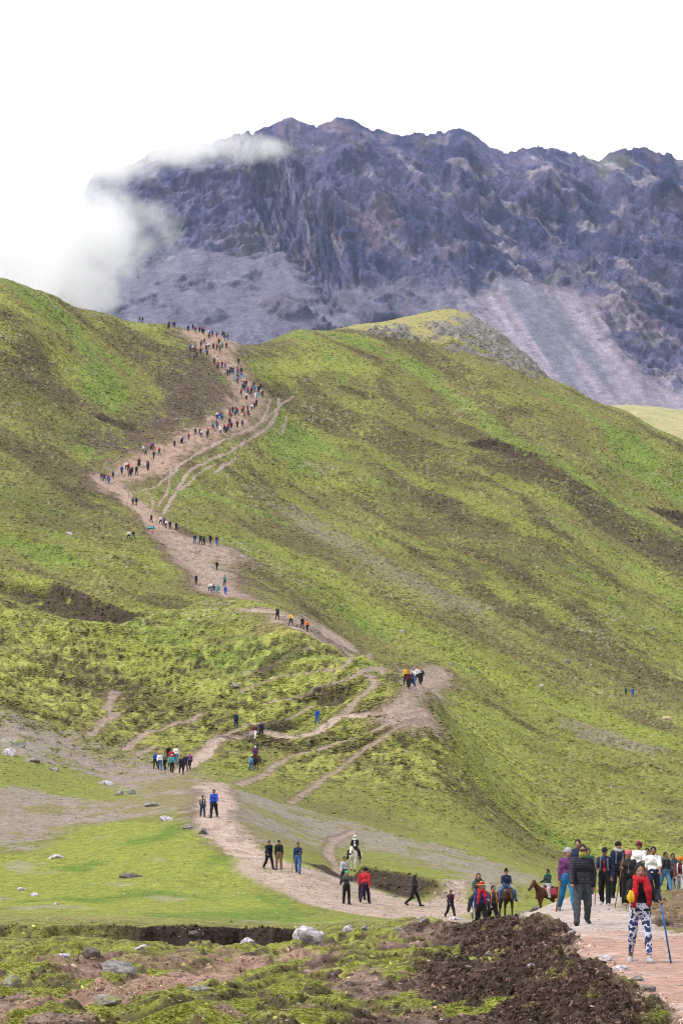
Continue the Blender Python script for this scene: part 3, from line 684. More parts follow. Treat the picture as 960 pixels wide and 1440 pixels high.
def inst_mat(name, rough=.95, amt=.35, scale=3.0):
    m, n, l, p = new_mat(name)
    at = n.new('ShaderNodeAttribute'); at.attribute_type = 'INSTANCER'; at.attribute_name = 'tint'
    tc = n.new('ShaderNodeTexCoord'); t = noise_node(n, l, tc.outputs['Object'], scale, 4)
    mp = map_node(n, l, t.outputs['Fac'], 1 - amt, 1 + amt); x = mul_col(n, l, at.outputs['Color'], mp.outputs[0])
    l.new(x.outputs[2], p.inputs['Base Color']); p.inputs['Roughness'].default_value = rough; p.inputs['Specular IOR Level'].default_value = .1
    return m
def scatter(name, label, cat, src, P, S, Rz, T):
    """one object of uncountable cover: points with a size, a turn and a tint, each carrying a clump"""
    me = bpy.data.meshes.new(name); me.vertices.add(len(P)); me.vertices.foreach_set('co', np.ascontiguousarray(P, np.float32).ravel())
    a = me.attributes.new('size', 'FLOAT_VECTOR', 'POINT'); a.data.foreach_set('vector', np.ascontiguousarray(S, np.float32).ravel())
    a = me.attributes.new('turn', 'FLOAT_VECTOR', 'POINT'); a.data.foreach_set('vector', np.ascontiguousarray(Rz, np.float32).ravel())
    vcol(me, np.clip(T, .004, .8), 'tint')
    o = new_obj(name, me); tag(o, label, cat, kind='stuff')
    ng = bpy.data.node_groups.new(name + '_scatter', 'GeometryNodeTree')
    ng.interface.new_socket('Geometry', in_out='INPUT', socket_type='NodeSocketGeometry'); ng.interface.new_socket('Geometry', in_out='OUTPUT', socket_type='NodeSocketGeometry')
    N, L = ng.nodes, ng.links
    gi, go = N.new('NodeGroupInput'), N.new('NodeGroupOutput'); ip = N.new('GeometryNodeInstanceOnPoints'); oi = N.new('GeometryNodeObjectInfo')
    oi.inputs['Object'].default_value = src; oi.inputs['As Instance'].default_value = True
    def nattr(nm, typ):
        q = N.new('GeometryNodeInputNamedAttribute'); q.data_type = typ; q.inputs['Name'].default_value = nm; return q.outputs['Attribute']
    L.new(gi.outputs[0], ip.inputs['Points']); L.new(oi.outputs['Geometry'], ip.inputs['Instance'])
    L.new(nattr('size', 'FLOAT_VECTOR'), ip.inputs['Scale']); L.new(nattr('turn', 'FLOAT_VECTOR'), ip.inputs['Rotation']); L.new(ip.outputs[0], go.inputs[0])
    md = o.modifiers.new('scatter', 'NODES'); md.node_group = ng
    return o
rng = np.random.default_rng(7)
m_plant = inst_mat('plant_cushion'); m_clod = inst_mat('earth_clod', .95, .45, 5.0); m_stone = inst_mat('small_stone', .9, .4, 4.0)
src_cush = lump('moss_clump', m_plant, 1, .62); src_tuft = tuft('grass_clump', m_plant, 2); src_clod = lump('clod_clump', m_clod, 3, .7, 0.0, 1)
for q_ in src_clod.data.polygons: q_.use_smooth = False; src_stone = lump('stone_clump', m_stone, 4, .65)
# cells of the ground in view, weighted by the picture area they cover
ROW = HZ - F * Z / Y
_dr = np.zeros_like(Z); _dr[:-1] = np.clip(ROW[:-1] - ROW[1:], 0, 6)
_vis = np.minimum.accumulate(ROW, axis=0) >= ROW - .5
_w0 = _dr * _vis * ((PX > -70) & (PX < 1030)) * (DS[:, None] < 905)
ter_shape = Z.shape
def pick(weight, n):
    w = (weight * _w0).ravel(); w = np.cumsum(w); w /= w[-1]
    k = np.searchsorted(w, rng.random(n)); i, j = np.unravel_index(np.minimum(k, w.size - 1), ter_shape)
    i = np.minimum(i, ter_shape[0] - 2); j = np.minimum(j, ter_shape[1] - 2); a = rng.random(n); b = rng.random(n)
    def lerp(A):
        return (A[i, j] * (1 - a) + A[i, j + 1] * a) * (1 - b) + (A[i + 1, j] * (1 - a) + A[i + 1, j + 1] * a) * b
    return np.stack([lerp(X), lerp(Y), lerp(Z)], -1), np.stack([lerp(C[..., c]) for c in range(3)], -1), i, j
free = np.clip(1 - BARE * 1.1, 0, 1) * (1 - .9 * SCARP) * (1 - path * near) * (1 - MOUND)
def turnz(n): return np.c_[rng.normal(0, .12, n), rng.normal(0, .12, n), rng.uniform(0, 6.28, n)]
# slope tussocks
grav = np.clip((C[..., 2] - .09) / .05, 0, 1)
n = 240000
P, T, i, j = pick(hill * free * (1 - .8 * grav) * (.35 + .65 * sstep(-.2, .3, n8 + n30)), n)
d = P[:, 1]; kind = rng.random(n)
sz = (.09 + d / F * .95) * np.clip(rng.lognormal(0, .5, n), .25, 2.4) * np.where((d > 380) | (P[:, 0] > d * .035), .55, .60)
tint = T * rng.uniform(.8, 1.5, (n, 1))
mossy = (.10 + .30 * sstep(-.15, .3, patch + .5 * n30 - .5 * st0) + .25 * lowl)[i, j]
tint = np.where((kind < mossy)[:, None], np.array(MOSS) * rng.uniform(.55, 1.15, (n, 1)) * .5 + T * .5, tint)
tint = np.where((kind > .91)[:, None], T * .5 + np.array((.006, .004, .002)), tint)
S = np.c_[sz * rng.uniform(.8, 1.7, n), sz * rng.uniform(.8, 1.5, n), sz * rng.uniform(.45, .95, n)]
P[:, 2] -= sz * .12
scatter('moss_cushions', 'yellow green moss cushions and tussocks all over the slopes', 'moss', src_cush, P, S, turnz(n), tint)
# short grass on the meadow and the near pasture
gm = np.where(near > .5, GMASK, 0) + flat * free * np.clip((C[..., 1] - C[..., 0]) / .02, 0, 1) * (1 - grav)
n = 90000
P, T, i, j = pick(gm * np.where(near > .5, 2.6, 1.0), n); d = P[:, 1]
sz = (.007 + d / F * .62) * np.clip(rng.lognormal(0, .4, n), .25, 2.4)
tint = T * rng.uniform(1.0, 1.7, (n, 1)) * np.c_[rng.uniform(.9, 1.15, n), np.ones(n), rng.uniform(.8, 1.2, n)]
scatter('short_grass', 'short bright grass of the meadow and near pasture', 'grass', src_tuft, P, np.c_[sz * 1.3, sz * 1.3, sz * rng.uniform(.2, .5, n) * np.where(d > 100, .5, 1.0)], turnz(n), tint)
# clods on the thrown-up earth, in the near bare ground and on the cut banks
n = 38000
P, T, i, j = pick(MOUND * (1 - GMASK) * (.3 + MREL) + .10 * fg * (1 - GMASK) * near + .15 * BANK + .25 * EDGE + .25 * SCARP, n); d = P[:, 1]
sz = (.008 + d / F * 1.0) * np.clip(rng.lognormal(-.1, .8, n), .2, 4.0) * .6
scatter('earth_clods', 'dark crumbled earth clods of the bank and bare pasture', 'earth', src_clod, P, np.c_[sz * rng.uniform(.8, 1.5, n), sz * rng.uniform(.8, 1.5, n), sz * rng.uniform(.6, 1.2, n)], rng.uniform(0, 6.28, (n, 3)), T * rng.uniform(.5, 1.3, (n, 1)) * np.where(rng.random(n) < .22, 2.6, 1.0)[:, None])
# loose stones on trails, gravel and slopes
n = 26000
tal = sstep(.06, .03, np.abs(C[..., 0] - SOIL[0] * .9)) * hill
P, T, i, j = pick(.35 * hill * sstep(.1, .4, n30 + n8 * .4) + 1.4 * grav * (1 - near) + .5 * BARE + .45 * path * near + KN * 2 + .2 * fg + 3.0 * TAL + .2, n); d = P[:, 1]
sz = (.004 + d / F * .6) * np.clip(rng.lognormal(0, .6, n), .25, 2.4)
g = rng.uniform(.09, .42, (n, 1)) ** 1.0
scatter('loose_stones', 'small loose stones scattered on trails and slopes', 'stones', src_stone, P, np.c_[sz * rng.uniform(.8, 1.6, n), sz * rng.uniform(.8, 1.5, n), sz * rng.uniform(.5, 1.0, n)], turnz(n), g * np.array((1.0, .93, .90)))
print('cover', round(time.time() - T0, 1))
# ------------------------------------------------------------------ bodies: one continuous surface grown round a skeleton
class Field:
    """signed distance built from tapered capsules and ellipsoids, smoothly joined; each carries a colour slot"""
    def __init__(self, h): self.h = h; self.p = []
    def cap(self, a, b, ra, rb, lab=0, k=.03): self.p.append(('c', np.array(a, float), np.array(b, float), ra, rb, lab, k)); return self
    def ell(self, c, r, lab=0, k=.03): self.p.append(('e', np.array(c, float), np.array(r, float) * np.ones(3), 0, 0, lab, k)); return self
    def cut(self, c, r, k=.01): self.p.append(('x', np.array(c, float), np.array(r, float) * np.ones(3), 0, 0, -1, k)); return self
    def box(self):
        lo = []; hi = []
        for t, a, b, ra, rb, _, _ in self.p:
            if t == 'c': m = max(ra, rb); lo.append(np.minimum(a, b) - m); hi.append(np.maximum(a, b) + m)
            elif t == 'e': lo.append(a - b); hi.append(a + b)
        return np.min(lo, 0), np.max(hi, 0)
    def mesh(self, clip=None, warp=None):
        h = self.h; lo, hi = self.box(); lo = lo - 3 * h; hi = hi + 3 * h
        n = np.ceil((hi - lo) / h).astype(int) + 1
        ax = [lo[i] + h * np.arange(n[i]) for i in range(3)]
        D = np.full(n, 1.0, np.float32); L = np.zeros(n, np.int8); B = np.full(n, 1.0, np.float32)
        for t, a, b, ra, rb, lab, k in self.p:
            if t == 'c': m = max(ra, rb) + k + 3 * h; l2 = np.minimum(a, b) - m; h2 = np.maximum(a, b) + m
            else: m = k + 3 * h; l2 = a - b - m; h2 = a + b + m
            s = tuple(slice(max(int((l2[i] - lo[i]) / h), 0), min(int((h2[i] - lo[i]) / h) + 2, n[i])) for i in range(3))
            gx, gy, gz = np.meshgrid(ax[0][s[0]], ax[1][s[1]], ax[2][s[2]], indexing='ij', sparse=True)
            if t == 'c':
                v = b - a; vv = max(v @ v, 1e-9)
                tt = np.clip(((gx - a[0]) * v[0] + (gy - a[1]) * v[1] + (gz - a[2]) * v[2]) / vv, 0, 1)
                d = np.sqrt((gx - a[0] - tt * v[0]) ** 2 + (gy - a[1] - tt * v[1]) ** 2 + (gz - a[2] - tt * v[2]) ** 2) - (ra + (rb - ra) * tt)
            else:
                q = np.sqrt(((gx - a[0]) / b[0]) ** 2 + ((gy - a[1]) / b[1]) ** 2 + ((gz - a[2]) / b[2]) ** 2); d = (q - 1) * b.min()
            o = D[s]
            if t == 'x':
                D[s] = np.maximum(o, -d); continue
            u = d < B[s]; L[s] = np.where(u, lab, L[s]); B[s] = np.where(u, d, B[s])
            hh = np.clip(.5 + .5 * (o - d) / k, 0, 1)
            D[s] = np.where(np.minimum(o, d) > k, np.minimum(o, d), o * (1 - hh) + d * hh - k * hh * (1 - hh))
        if clip is not None or warp is not None:
            gx, gy, gz = np.meshgrid(*ax, indexing='ij', sparse=True)
            if warp is not None: D = D + warp(gx, gy, gz)
            if clip is not None: D = np.maximum(D, clip(gx, gy, gz))
        return nets(D, L, lo, h)
def nets(D, L, lo, h):
    D = np.where(np.abs(D) < 1e-6, 1e-6, D)
    n = np.array(D.shape); sg = D < 0
    cells = n - 1
    cnt = np.zeros(cells, np.float32); acc = [np.zeros(cells, np.float32) for _ in range(3)]
    c0 = [slice(0, -1)] * 3
    def corner(o): return tuple(slice(o[i], n[i] - 1 + o[i]) for i in range(3))
    for axis in range(3):
        for o1 in (0, 1):
            for o2 in (0, 1):
                o = [0, 0, 0]; oth = [i for i in range(3) if i != axis]; o[oth[0]] = o1; o[oth[1]] = o2
                e = list(o); e[axis] = 1
                a = D[corner(o)]; b = D[corner(e)]; x = sg[corner(o)] != sg[corner(e)]
                t = np.where(x, a / np.where(x, a - b, 1), 0)
                cnt += x
                for i in range(3): acc[i] += np.where(x, t if i == axis else o[i], 0)
    act = cnt > 0; idx = np.full(cells, -1, np.int32); m = int(act.sum()); idx[act] = np.arange(m)
    ii = np.argwhere(act)
    V = np.stack([(ii[:, i] + acc[i][act] / cnt[act]) * h + lo[i] for i in range(3)], -1)
    lab = L[tuple(np.minimum((ii + .5).round().astype(int), n - 1).T)]
    Fs = []
    for axis in range(3):
        b, c = [(1, 2), (2, 0), (0, 1)][axis]
        s0 = [slice(None)] * 3; s0[axis] = slice(0, n[axis] - 1); s0[b] = slice(1, n[b] - 1); s0[c] = slice(1, n[c] - 1)
        s1 = list(s0); s1[axis] = slice(1, n[axis])
        x = sg[tuple(s0)] != sg[tuple(s1)]; k = np.argwhere(x); flip = sg[tuple(s0)][x]
        k[:, b] += 1; k[:, c] += 1
        def at(db, dc):
            q = k.copy(); q[:, b] -= db; q[:, c] -= dc; return idx[tuple(q.T)]
        quad = np.stack([at(1, 1), at(0, 1), at(0, 0), at(1, 0)], -1)
        quad = np.where(flip[:, None], quad, quad[:, ::-1]); Fs.append(quad)
    Fc = np.concatenate(Fs); Fc = Fc[(Fc >= 0).all(1)]
    return V, Fc, lab
def tube(pts, rad, sides=6):
    pts = np.array(pts, float); V = []; Fc = []
    for i, p in enumerate(pts):
        t = pts[min(i + 1, len(pts) - 1)] - pts[max(i - 1, 0)]; t /= np.linalg.norm(t) + 1e-9
        u = np.cross(t, (0.31, .2, .93)); u /= np.linalg.norm(u) + 1e-9; w = np.cross(t, u)
        r = rad[i] if np.ndim(rad) else rad
        for k in range(sides):
            a = 2 * math.pi * k / sides; V.append(p + r * (math.cos(a) * u + math.sin(a) * w))
    for i in range(len(pts) - 1):
        for k in range(sides):
            a = i * sides + k; b = i * sides + (k + 1) % sides; Fc.append((a, b, b + sides, a + sides))
    n = len(V); V += [pts[0], pts[-1]]
    for k in range(sides):
        Fc.append((n, (k + 1) % sides, k, k)); q = (len(pts) - 1) * sides; Fc.append((n + 1, q + k, q + (k + 1) % sides, q + (k + 1) % sides))
    return np.array(V), Fc
def part_mesh(name, V, Fc, mats, lab=None, parent=None, smooth=True):
    quads = [tuple(f) if f[2] != f[3] else tuple(f[:3]) for f in Fc] if not isinstance(Fc, np.ndarray) else None
    if quads is None: me = mesh_np(name, V, Fc, mats, lab[Fc[:, 0]] if lab is not None else None, smooth)
    else:
        me = bpy.data.meshes.new(name); me.from_pydata([tuple(v) for v in V], [], quads)
        for m in mats: me.materials.append(m)
        me.polygons.foreach_set('use_smooth', np.ones(len(me.polygons), bool))
    return new_obj(name, me, parent)

# ------------------------------------------------------------------ the human figure (1.70 m, facing -Y)
def skeleton(legs=((4, 6), (-4, 8)), arms=((-6, 8, 14), (-6, 8, 14)), lean=4, spread=(5, 5), turn=0):
    """legs: (hip flexion, knee flexion) left, right; arms: (flexion, abduction, elbow)"""
    J = {}
    ln = R(lean)
    def up(z, x=0, y=0): return np.array((x, y - math.sin(ln) * (z - .92), .92 + math.cos(ln) * (z - .92)))
    J['pelvis'] = np.array((0, 0, .93)); J['waist'] = up(1.06); J['chest'] = up(1.27); J['neck'] = up(1.44, 0, .0); J['head'] = up(1.585, 0, -.02)
    for sd, s in (('l', 1), ('r', -1)):
        i = 0 if s == 1 else 1
        a, k = R(legs[i][0]), R(legs[i][1]); sp = R(spread[i])
        hip = np.array((.085 * s, 0, .90)); kn = hip + .43 * np.array((math.sin(sp) * s, -math.sin(a) * math.cos(sp), -math.cos(a) * math.cos(sp)))
        an = kn + .40 * np.array((math.sin(sp) * s * .3, -math.sin(a - k), -math.cos(a - k)))
        fa = R(max(legs[i][0] - legs[i][1], -40) * .6); toe = an + np.array((.03 * s, -.15 * math.cos(fa), -.05 + .0 - .15 * math.sin(-fa) * .8))
        J['hip' + sd], J['knee' + sd], J['ank' + sd], J['toe' + sd] = hip, kn, an, toe
        f, ab, e = [R(v) for v in arms[i][:3]]; out = arms[i][3] if len(arms[i]) > 3 else 0.0
        sh = up(1.375, .158 * s); el = sh + .275 * np.array((math.sin(ab) * s, -math.sin(f) * math.cos(ab), -math.cos(f) * math.cos(ab)))
        wr = el + .245 * np.array((math.sin(ab) * s * (.5 - math.sin(e) * 1.0), -math.sin(f + e), -math.cos(f + e))) + np.array((.245 * out * s, 0, 0))
        J['sh' + sd], J['el' + sd], J['wr' + sd] = sh, el, wr
        dv = (wr - el) / np.linalg.norm(wr - el); J['hd' + sd] = wr + dv * .085
    low = min(J['ankl'][2], J['ankr'][2]) - .075
    for q in J: J[q] = J[q] - np.array((0, 0, low))
    return J
WALK = dict(legs=((26, 8), (-16, 36)), arms=((-22, 8, 12), (22, 8, 22)), lean=5)
WALK2 = dict(legs=((-16, 40), (26, 8)), arms=((24, 8, 24), (-20, 8, 12)), lean=6)
STAND = dict(legs=((2, 4), (-3, 4)), arms=((-2, 7, 10), (2, 7, 10)), lean=2)
POLE = dict(legs=((24, 10), (-12, 30)), arms=((30, 10, 62), (-8, 8, 14)), lean=6)
PHOTO = dict(legs=((3, 4), (-3, 4)), arms=((52, 14, 88), (52, 14, 88)), lean=2)
RIDE = dict(legs=((62, 68), (62, 68)), arms=((18, 10, 62), (18, 10, 62)), lean=3, spread=(34, 34))
SIT = dict(legs=((82, 96), (78, 100)), arms=((34, 12, 50), (34, 12, 50)), lean=14, spread=(12, 12))
def body_field(J, h, lab=False, bulk=1.0, shoes=True, female=False):
    """lab: colour slots 0 skin 1 top 2 trousers 3 hair 4 shoes; else everything skin"""
    S = (lambda n: n) if lab else (lambda n: 0)
    g = Field(h); w = bulk; t = .02 if lab else 0.0
    up = (J['neck'] - J['waist']); up = up / np.linalg.norm(up)
    g.cap(J['pelvis'] - (.055, 0, .0), J['pelvis'] + (.055, 0, 0), .105 * w + t, .105 * w + t, S(2), .05)
    g.cap(J['waist'] - (.055, 0, 0), J['waist'] + (.055, 0, 0), .092 * w + t, .092 * w + t, S(1), .06)
    g.cap(J['chest'] - (.060, 0, 0), J['chest'] + (.060, 0, 0), .100 * w + t, .100 * w + t, S(1), .06)
    g.cap(J['neck'] - up * .05, J['chest'] + up * .06, .062, .11, S(1), .05)
    g.cap(J['shl'] * .8 + J['shr'] * .2, J['shr'] * .8 + J['shl'] * .2, .046 + t, .046 + t, S(1), .07)
    g.cap(J['neck'] - up * .06, J['head'] - up * .03, .055, .052, 0, .03)
    hd = J['head']
    g.ell(hd + (0, .008, .014), (.078, .097, .114), 0, .02).ell(hd + (0, -.022, -.055), (.052, .058, .062), 0, .03)
    g.cap(hd + (0, -.080, .012), hd + (0, -.100, -.028), .011, .016, 0, .015)
    for s in (1, -1): g.ell(hd + (.076 * s, .012, -.008), (.012, .022, .032), 0, .01)
    for sd in 'lr':
        g.cap(J['sh' + sd], J['el' + sd], .054 + t, .043 + t, S(1), .03).cap(J['el' + sd], J['wr' + sd], .043 + t, .030 + t * .8, S(1), .02)
        dv = J['hd' + sd] - J['wr' + sd]; g.cap(J['wr' + sd], J['wr' + sd] + dv * .85, .028, .033, 0, .02)
        g.cap(J['hip' + sd], J['knee' + sd], .086 * w + t, .056 + t, S(2), .03).cap(J['knee' + sd], J['ank' + sd], .056 + t, .038 + t, S(2), .02)
        heel = J['ank' + sd] + (0, .045, -.035)
        if shoes: g.cap(heel, J['toe' + sd], .040, .034, S(4), .02).cap(J['ank' + sd], heel + (0, -.03, 0), .040, .040, S(4), .02)
    return g
HAIR = col(.012, .009, .008); SKIN = col(.30, .165, .105); SKIN2 = col(.22, .115, .07)
BLK = col(.012, .012, .014); NAVY = col(.014, .022, .055); CHAR = col(.035, .036, .04); GREY = col(.12, .12, .125); WHITE = col(.62, .62, .62); RED = col(.36, .018, .025)
BLUE = col(.018, .06, .36); TEAL = col(.03, .24, .28); JEAN = col(.05, .10, .22); YEL = col(.62, .38, .03); ORG = col(.62, .14, .03); PURP = col(.12, .035, .12); GRN = col(.02, .10, .06); KHAKI = col(.17, .11, .06); MAR = col(.10, .018, .025); PNK = col(.55, .12, .18); SKY = col(.10, .28, .50); BRWN = col(.09, .045, .025); LGREY = col(.33, .33, .35); NEON = col(.18, .52, .06)
_m_eye = None
def finish(root, px, row=None, d=None, face=0, hpx=None, real=1.70, z=None):
    """stand a 1.70 m figure on the ground at that place"""
    if d is None: xy = hit(px, row)
    else: xy = np.array(((px - CX) / F * d, d))
    if hpx: real = min(max(hpx * xy[1] / F, 1.42), 1.92)
    gz = min(ground_z(xy[0] + dx, xy[1] + dy) for dx in (-.12, .12) for dy in (-.1, .1)) if z is None else z
    root.location = (xy[0], xy[1], gz - .005); s = real / 1.70
    root.scale = (s, s, s); root.rotation_euler = (0, 0, R(face))
    return root
print('sdf', round(time.time() - T0, 1))
# ------------------------------------------------------------------ people near the camera: body with the clothes as parts
def mat_leggings():
    m, n, l, p = new_mat('patterned_leggings'); tc = n.new('ShaderNodeTexCoord')
    t = noise_node(n, l, tc.outputs['Object'], 9.0, 3, .5)
    r = n.new('ShaderNodeValToRGB'); r.color_ramp.interpolation = 'CONSTANT'
    e = r.color_ramp.elements; e[0].position = 0; e[0].color = (.012, .016, .07, 1); e[1].position = .47; e[1].color = (.50, .52, .60, 1)
    q = e.new(.56); q.color = (.05, .07, .26, 1); q = e.new(.62); q.color = (.012, .014, .05, 1)
    l.new(t.outputs['Fac'], r.inputs[0]); l.new(r.outputs[0], p.inputs['Base Color']); p.inputs['Roughness'].default_value = .8
    return m
M_LEG = mat_leggings()
M_WOOD = cloth((.20, .10, .05), .8, 20, .3); M_SOLE = cloth((.02, .02, .02), .9)
def hand_fingers(J, sd):
    """four bent fingers and a thumb, rooted in the palm"""
    dv = J['hd' + sd] - J['wr' + sd]; dv = dv / np.linalg.norm(dv); s = 1 if sd == 'l' else -1
    side = np.array((s, 0, 0.0)); side = side - dv * (side @ dv)
    if np.linalg.norm(side) < .3: side = np.array((0, -1.0, 0)) - dv * (-dv[1])
    side /= np.linalg.norm(side); nrm = np.cross(dv, side) * s
    if nrm @ np.array((-s * .3, -.2, -.6)) < 0 and abs(dv[2]) < .6: nrm = -nrm
    V = []; Fc = []
    for i, ln in enumerate((.070, .078, .073, .058)):
        b = J['wr' + sd] + dv * .070 + np.cross(nrm, dv) * (i - 1.5) * .018
        v, f = tube([b, b + dv * ln * .45, b + dv * ln * .75 + nrm * ln * .35, b + dv * ln * .62 + nrm * ln * .75], [.0100, .0095, .0088, .0070], 5)
        Fc += [tuple(np.array(q) + len(V)) for q in f]; V += list(v)
    b = J['wr' + sd] + dv * .03 + np.cross(nrm, dv) * -.028
    v, f = tube([b, b + dv * .03 - np.cross(nrm, dv) * .022 + nrm * .012, b + dv * .055 - np.cross(nrm, dv) * .018 + nrm * .035], [.0125, .0110, .0085], 5)
    Fc += [tuple(np.array(q) + len(V)) for q in f]; V += list(v)
    return np.array(V), Fc
def add_mesh_faces(o, V, Fc, mi=0):
    bm = bmesh.new(); bm.from_mesh(o.data); vs = [bm.verts.new(v) for v in V]
    for q in Fc:
        q = list(dict.fromkeys(q))
        try: f = bm.faces.new([vs[k] for k in q]); f.smooth = True; f.material_index = mi
        except ValueError: pass
    bm.to_mesh(o.data); bm.free()
def garment(name, g, mat, root, clip=None, warp=None):
    V, Fc, lab = g.mesh(clip, warp); return part_mesh(name, V, Fc, [mat], None, root)
def person(label, place, pose=STAND, h=.016, skin=SKIN, top=BLK, bottom=CHAR, shoes=BLK, group=None, bulk=1.0, top_t=.018, hem=.0, quilt=False, shirt=None, extras=(), bottom_mat=None, ankle=0.0, fingers=True, top_name='jacket'):
    J = skeleton(**pose)
    root = bpy.data.objects.new('person', None); COL.objects.link(root); root.empty_display_size = .3
    tag(root, label, 'person', group)
    g = body_field(J, h, False, bulk); hd = J['head']
    for s in (1, -1):
        g.ell(hd + (.031 * s, -.084, .010), (.012, .010, .006), 1, .003)
    g.ell(hd + (0, -.080, -.060), (.022, .012, .005), 2, .003)
    V, Fc, lab = g.mesh()
    body = part_mesh('body', V, Fc, [cloth(skin, .6, 30, .12, .3), cloth((.012, .009, .008), .4), cloth((.25, .07, .06), .5)], lab, root)
    if fingers:
        for sd in 'lr':
            v, f = hand_fingers(J, sd); add_mesh_faces(body, v, f)
    # trousers
    g = Field(h); t = .020
    g.cap(J['pelvis'] - (.055, 0, 0), J['pelvis'] + (.055, 0, 0), .108 * bulk + t, .108 * bulk + t, 0, .05)
    g.cap(J['waist'] - (.05, 0, .05), J['waist'] + (.05, 0, -.05), .095 * bulk + t, .095 * bulk + t, 0, .05)
    for sd in 'lr':
        a = J['knee' + sd]; b = J['ank' + sd]; b = b + (a - b) * ankle
        w_ = .010 if bottom_mat is not None else .024
        g.cap(J['hip' + sd], a, .086 * bulk + w_, .056 + w_, 0, .03).cap(a, b, .056 + w_, .040 + w_, 0, .02)
    wz = J['waist'][2] - .01
    garment('trousers', g, bottom_mat or cloth(bottom), root, lambda x, y, z: z - wz, lambda x, y, z: .009 * np.sin(z * 26 + x * 30 + y * 12) * np.sin(x * 22 + y * 31 + z * 7))
    # shoes
    for sd in 'lr':
        heel = J['ank' + sd] + (0, .045, -.035); g = Field(min(h, .014))
        g.cap(heel, J['toe' + sd] + (0, -.03, 0), .046, .042, 0, .02).cap(J['ank' + sd] + (0, 0, .02), heel + (0, -.03, 0), .047, .046, 0, .02)
        fz = min(heel[2], J['toe' + sd][2]) - .038
        garment('shoe', g, cloth(shoes, .6), root, lambda x, y, z, fz=fz: fz - z)
    # jacket or shirt
    g = Field(h); t = top_t
    g.cap(J['waist'] - (.055, 0, 0), J['waist'] + (.055, 0, 0), .094 * bulk + t, .094 * bulk + t, 0, .06)
    g.cap(J['chest'] - (.060, 0, 0), J['chest'] + (.060, 0, 0), .102 * bulk + t, .102 * bulk + t, 0, .06)
    g.cap(J['neck'] - (0, 0, .05), J['chest'] + (0, 0, .06), .062, .112, 0, .05)
    g.cap(J['pelvis'] - (.058, 0, .02), J['pelvis'] + (.058, 0, -.02), .116 * bulk + t, .116 * bulk + t, 0, .05)
    g.cap(J['shl'] * .8 + J['shr'] * .2, J['shr'] * .8 + J['shl'] * .2, .048 + t, .048 + t, 0, .07)
    g.cap(J['neck'] - (0, 0, .05), J['neck'] + (0, -.005, .015), .066 + t * .5, .060 + t * .3, 0, .03)
    for sd in 'lr':
        e = J['wr' + sd]; g.cap(J['sh' + sd], J['el' + sd], .056 + t, .045 + t, 0, .03)
        g.cap(J['el' + sd], e, .045 + t, .032 + t * .7, 0, .02) if top_name != 't_shirt' else None
    hz = J['pelvis'][2] - hem; nz = J['neck'][2] + .035
    def wv(x, y, z):
        if quilt: return .0045 * np.sin(z * 2 * math.pi / .05) + 0 * x + 0 * y
        return .009 * np.sin(z * 27 + y * 22 + x * 9) * np.sin(x * 24 + z * 13)
    hands_low = min(J['wrl'][2], J['wrr'][2]) < hz
    def clp(x, y, z):
        c = np.maximum(hz - z, z - nz)
        return np.where((np.abs(x) > .19) & (z < hz + .02), -.5, c) if hands_low else c
    jk = garment(top_name, g, cloth(top, .75 if not quilt else .55, 10, .25, .25 if quilt else .15), root, clp, wv)
    if shirt is not None:
        g = Field(min(h, .014)); e_ = .008
        g.cap(J['waist'] - (.055, 0, 0), J['waist'] + (.055, 0, 0), .094 * bulk + t + e_, .094 * bulk + t + e_, 0, .06)
        g.cap(J['chest'] - (.060, 0, 0), J['chest'] + (.060, 0, 0), .102 * bulk + t + e_, .102 * bulk + t + e_, 0, .06)
        g.cap(J['neck'] - (0, 0, .05), J['chest'] + (0, 0, .06), .070, .120, 0, .05)
        wz2 = J['waist'][2] - .06; cy = J['waist'][1]
        garment('shirt', g, cloth(shirt), root, lambda x, y, z: np.maximum(np.maximum(np.abs(x) - .035 - .02 * np.sin(z * 9), wz2 - z), np.maximum(y - cy + .04, z - nz + .02)))
    for e in extras: e(root, J, h)
    return root, J
# things worn
def x_hair(c=HAIR, long=False, bun=False):
    def f(root, J, h):
        hd = J['head']; g = Field(min(h, .012)); g.ell(hd + (0, .022, .032), (.090, .102, .109), 0, .01)
        for s in (1, -1): g.cap(hd + (.07 * s, .01, .02), hd + (.07 * s, .02, -.05), .022, .016, 0, .02)
        g.cut(hd + (0, -.105, -.035), (.062, .080, .092))
        if long: g.cap(hd + (0, .08, 0), hd + (0, .09, -.30), .06, .045, 0, .04)
        if bun: g.ell(hd + (0, .06, .125), (.05, .05, .042), 0, .02)
        garment('hair', g, cloth(c, .5, 60, .3), root)
    return f
def x_beanie(c, pom=None):
    def f(root, J, h):
        hd = J['head']; g = Field(min(h, .012)); g.ell(hd + (0, .012, .045), (.097, .113, .105), 0, .01); zz = hd[2] + .022
        g.cap(hd + (-.05, .012, .03), hd + (.05, .012, .03), .062, .062, 0, .02)
        b = garment('beanie', g, cloth(c, .95, 40, .3), root, lambda x, y, z: zz - .02 + (y - hd[1]) * -.0 - z)
        if pom is not None:
            g = Field(.012); g.ell(hd + (0, .015, .16), .04); garment('pompom', g, cloth(pom, .95, 50, .4), b)
    return f
def x_cap(c, brim=True):
    def f(root, J, h):
        hd = J['head']; g = Field(min(h, .012)); g.ell(hd + (0, .012, .035), (.093, .109, .103), 0, .01); zz = hd[2] + .03
        if brim: g.ell(hd + (0, -.125, .045), (.068, .075, .012), 0, .015)
        garment('cap', g, cloth(c), root, lambda x, y, z: zz - z)
    return f
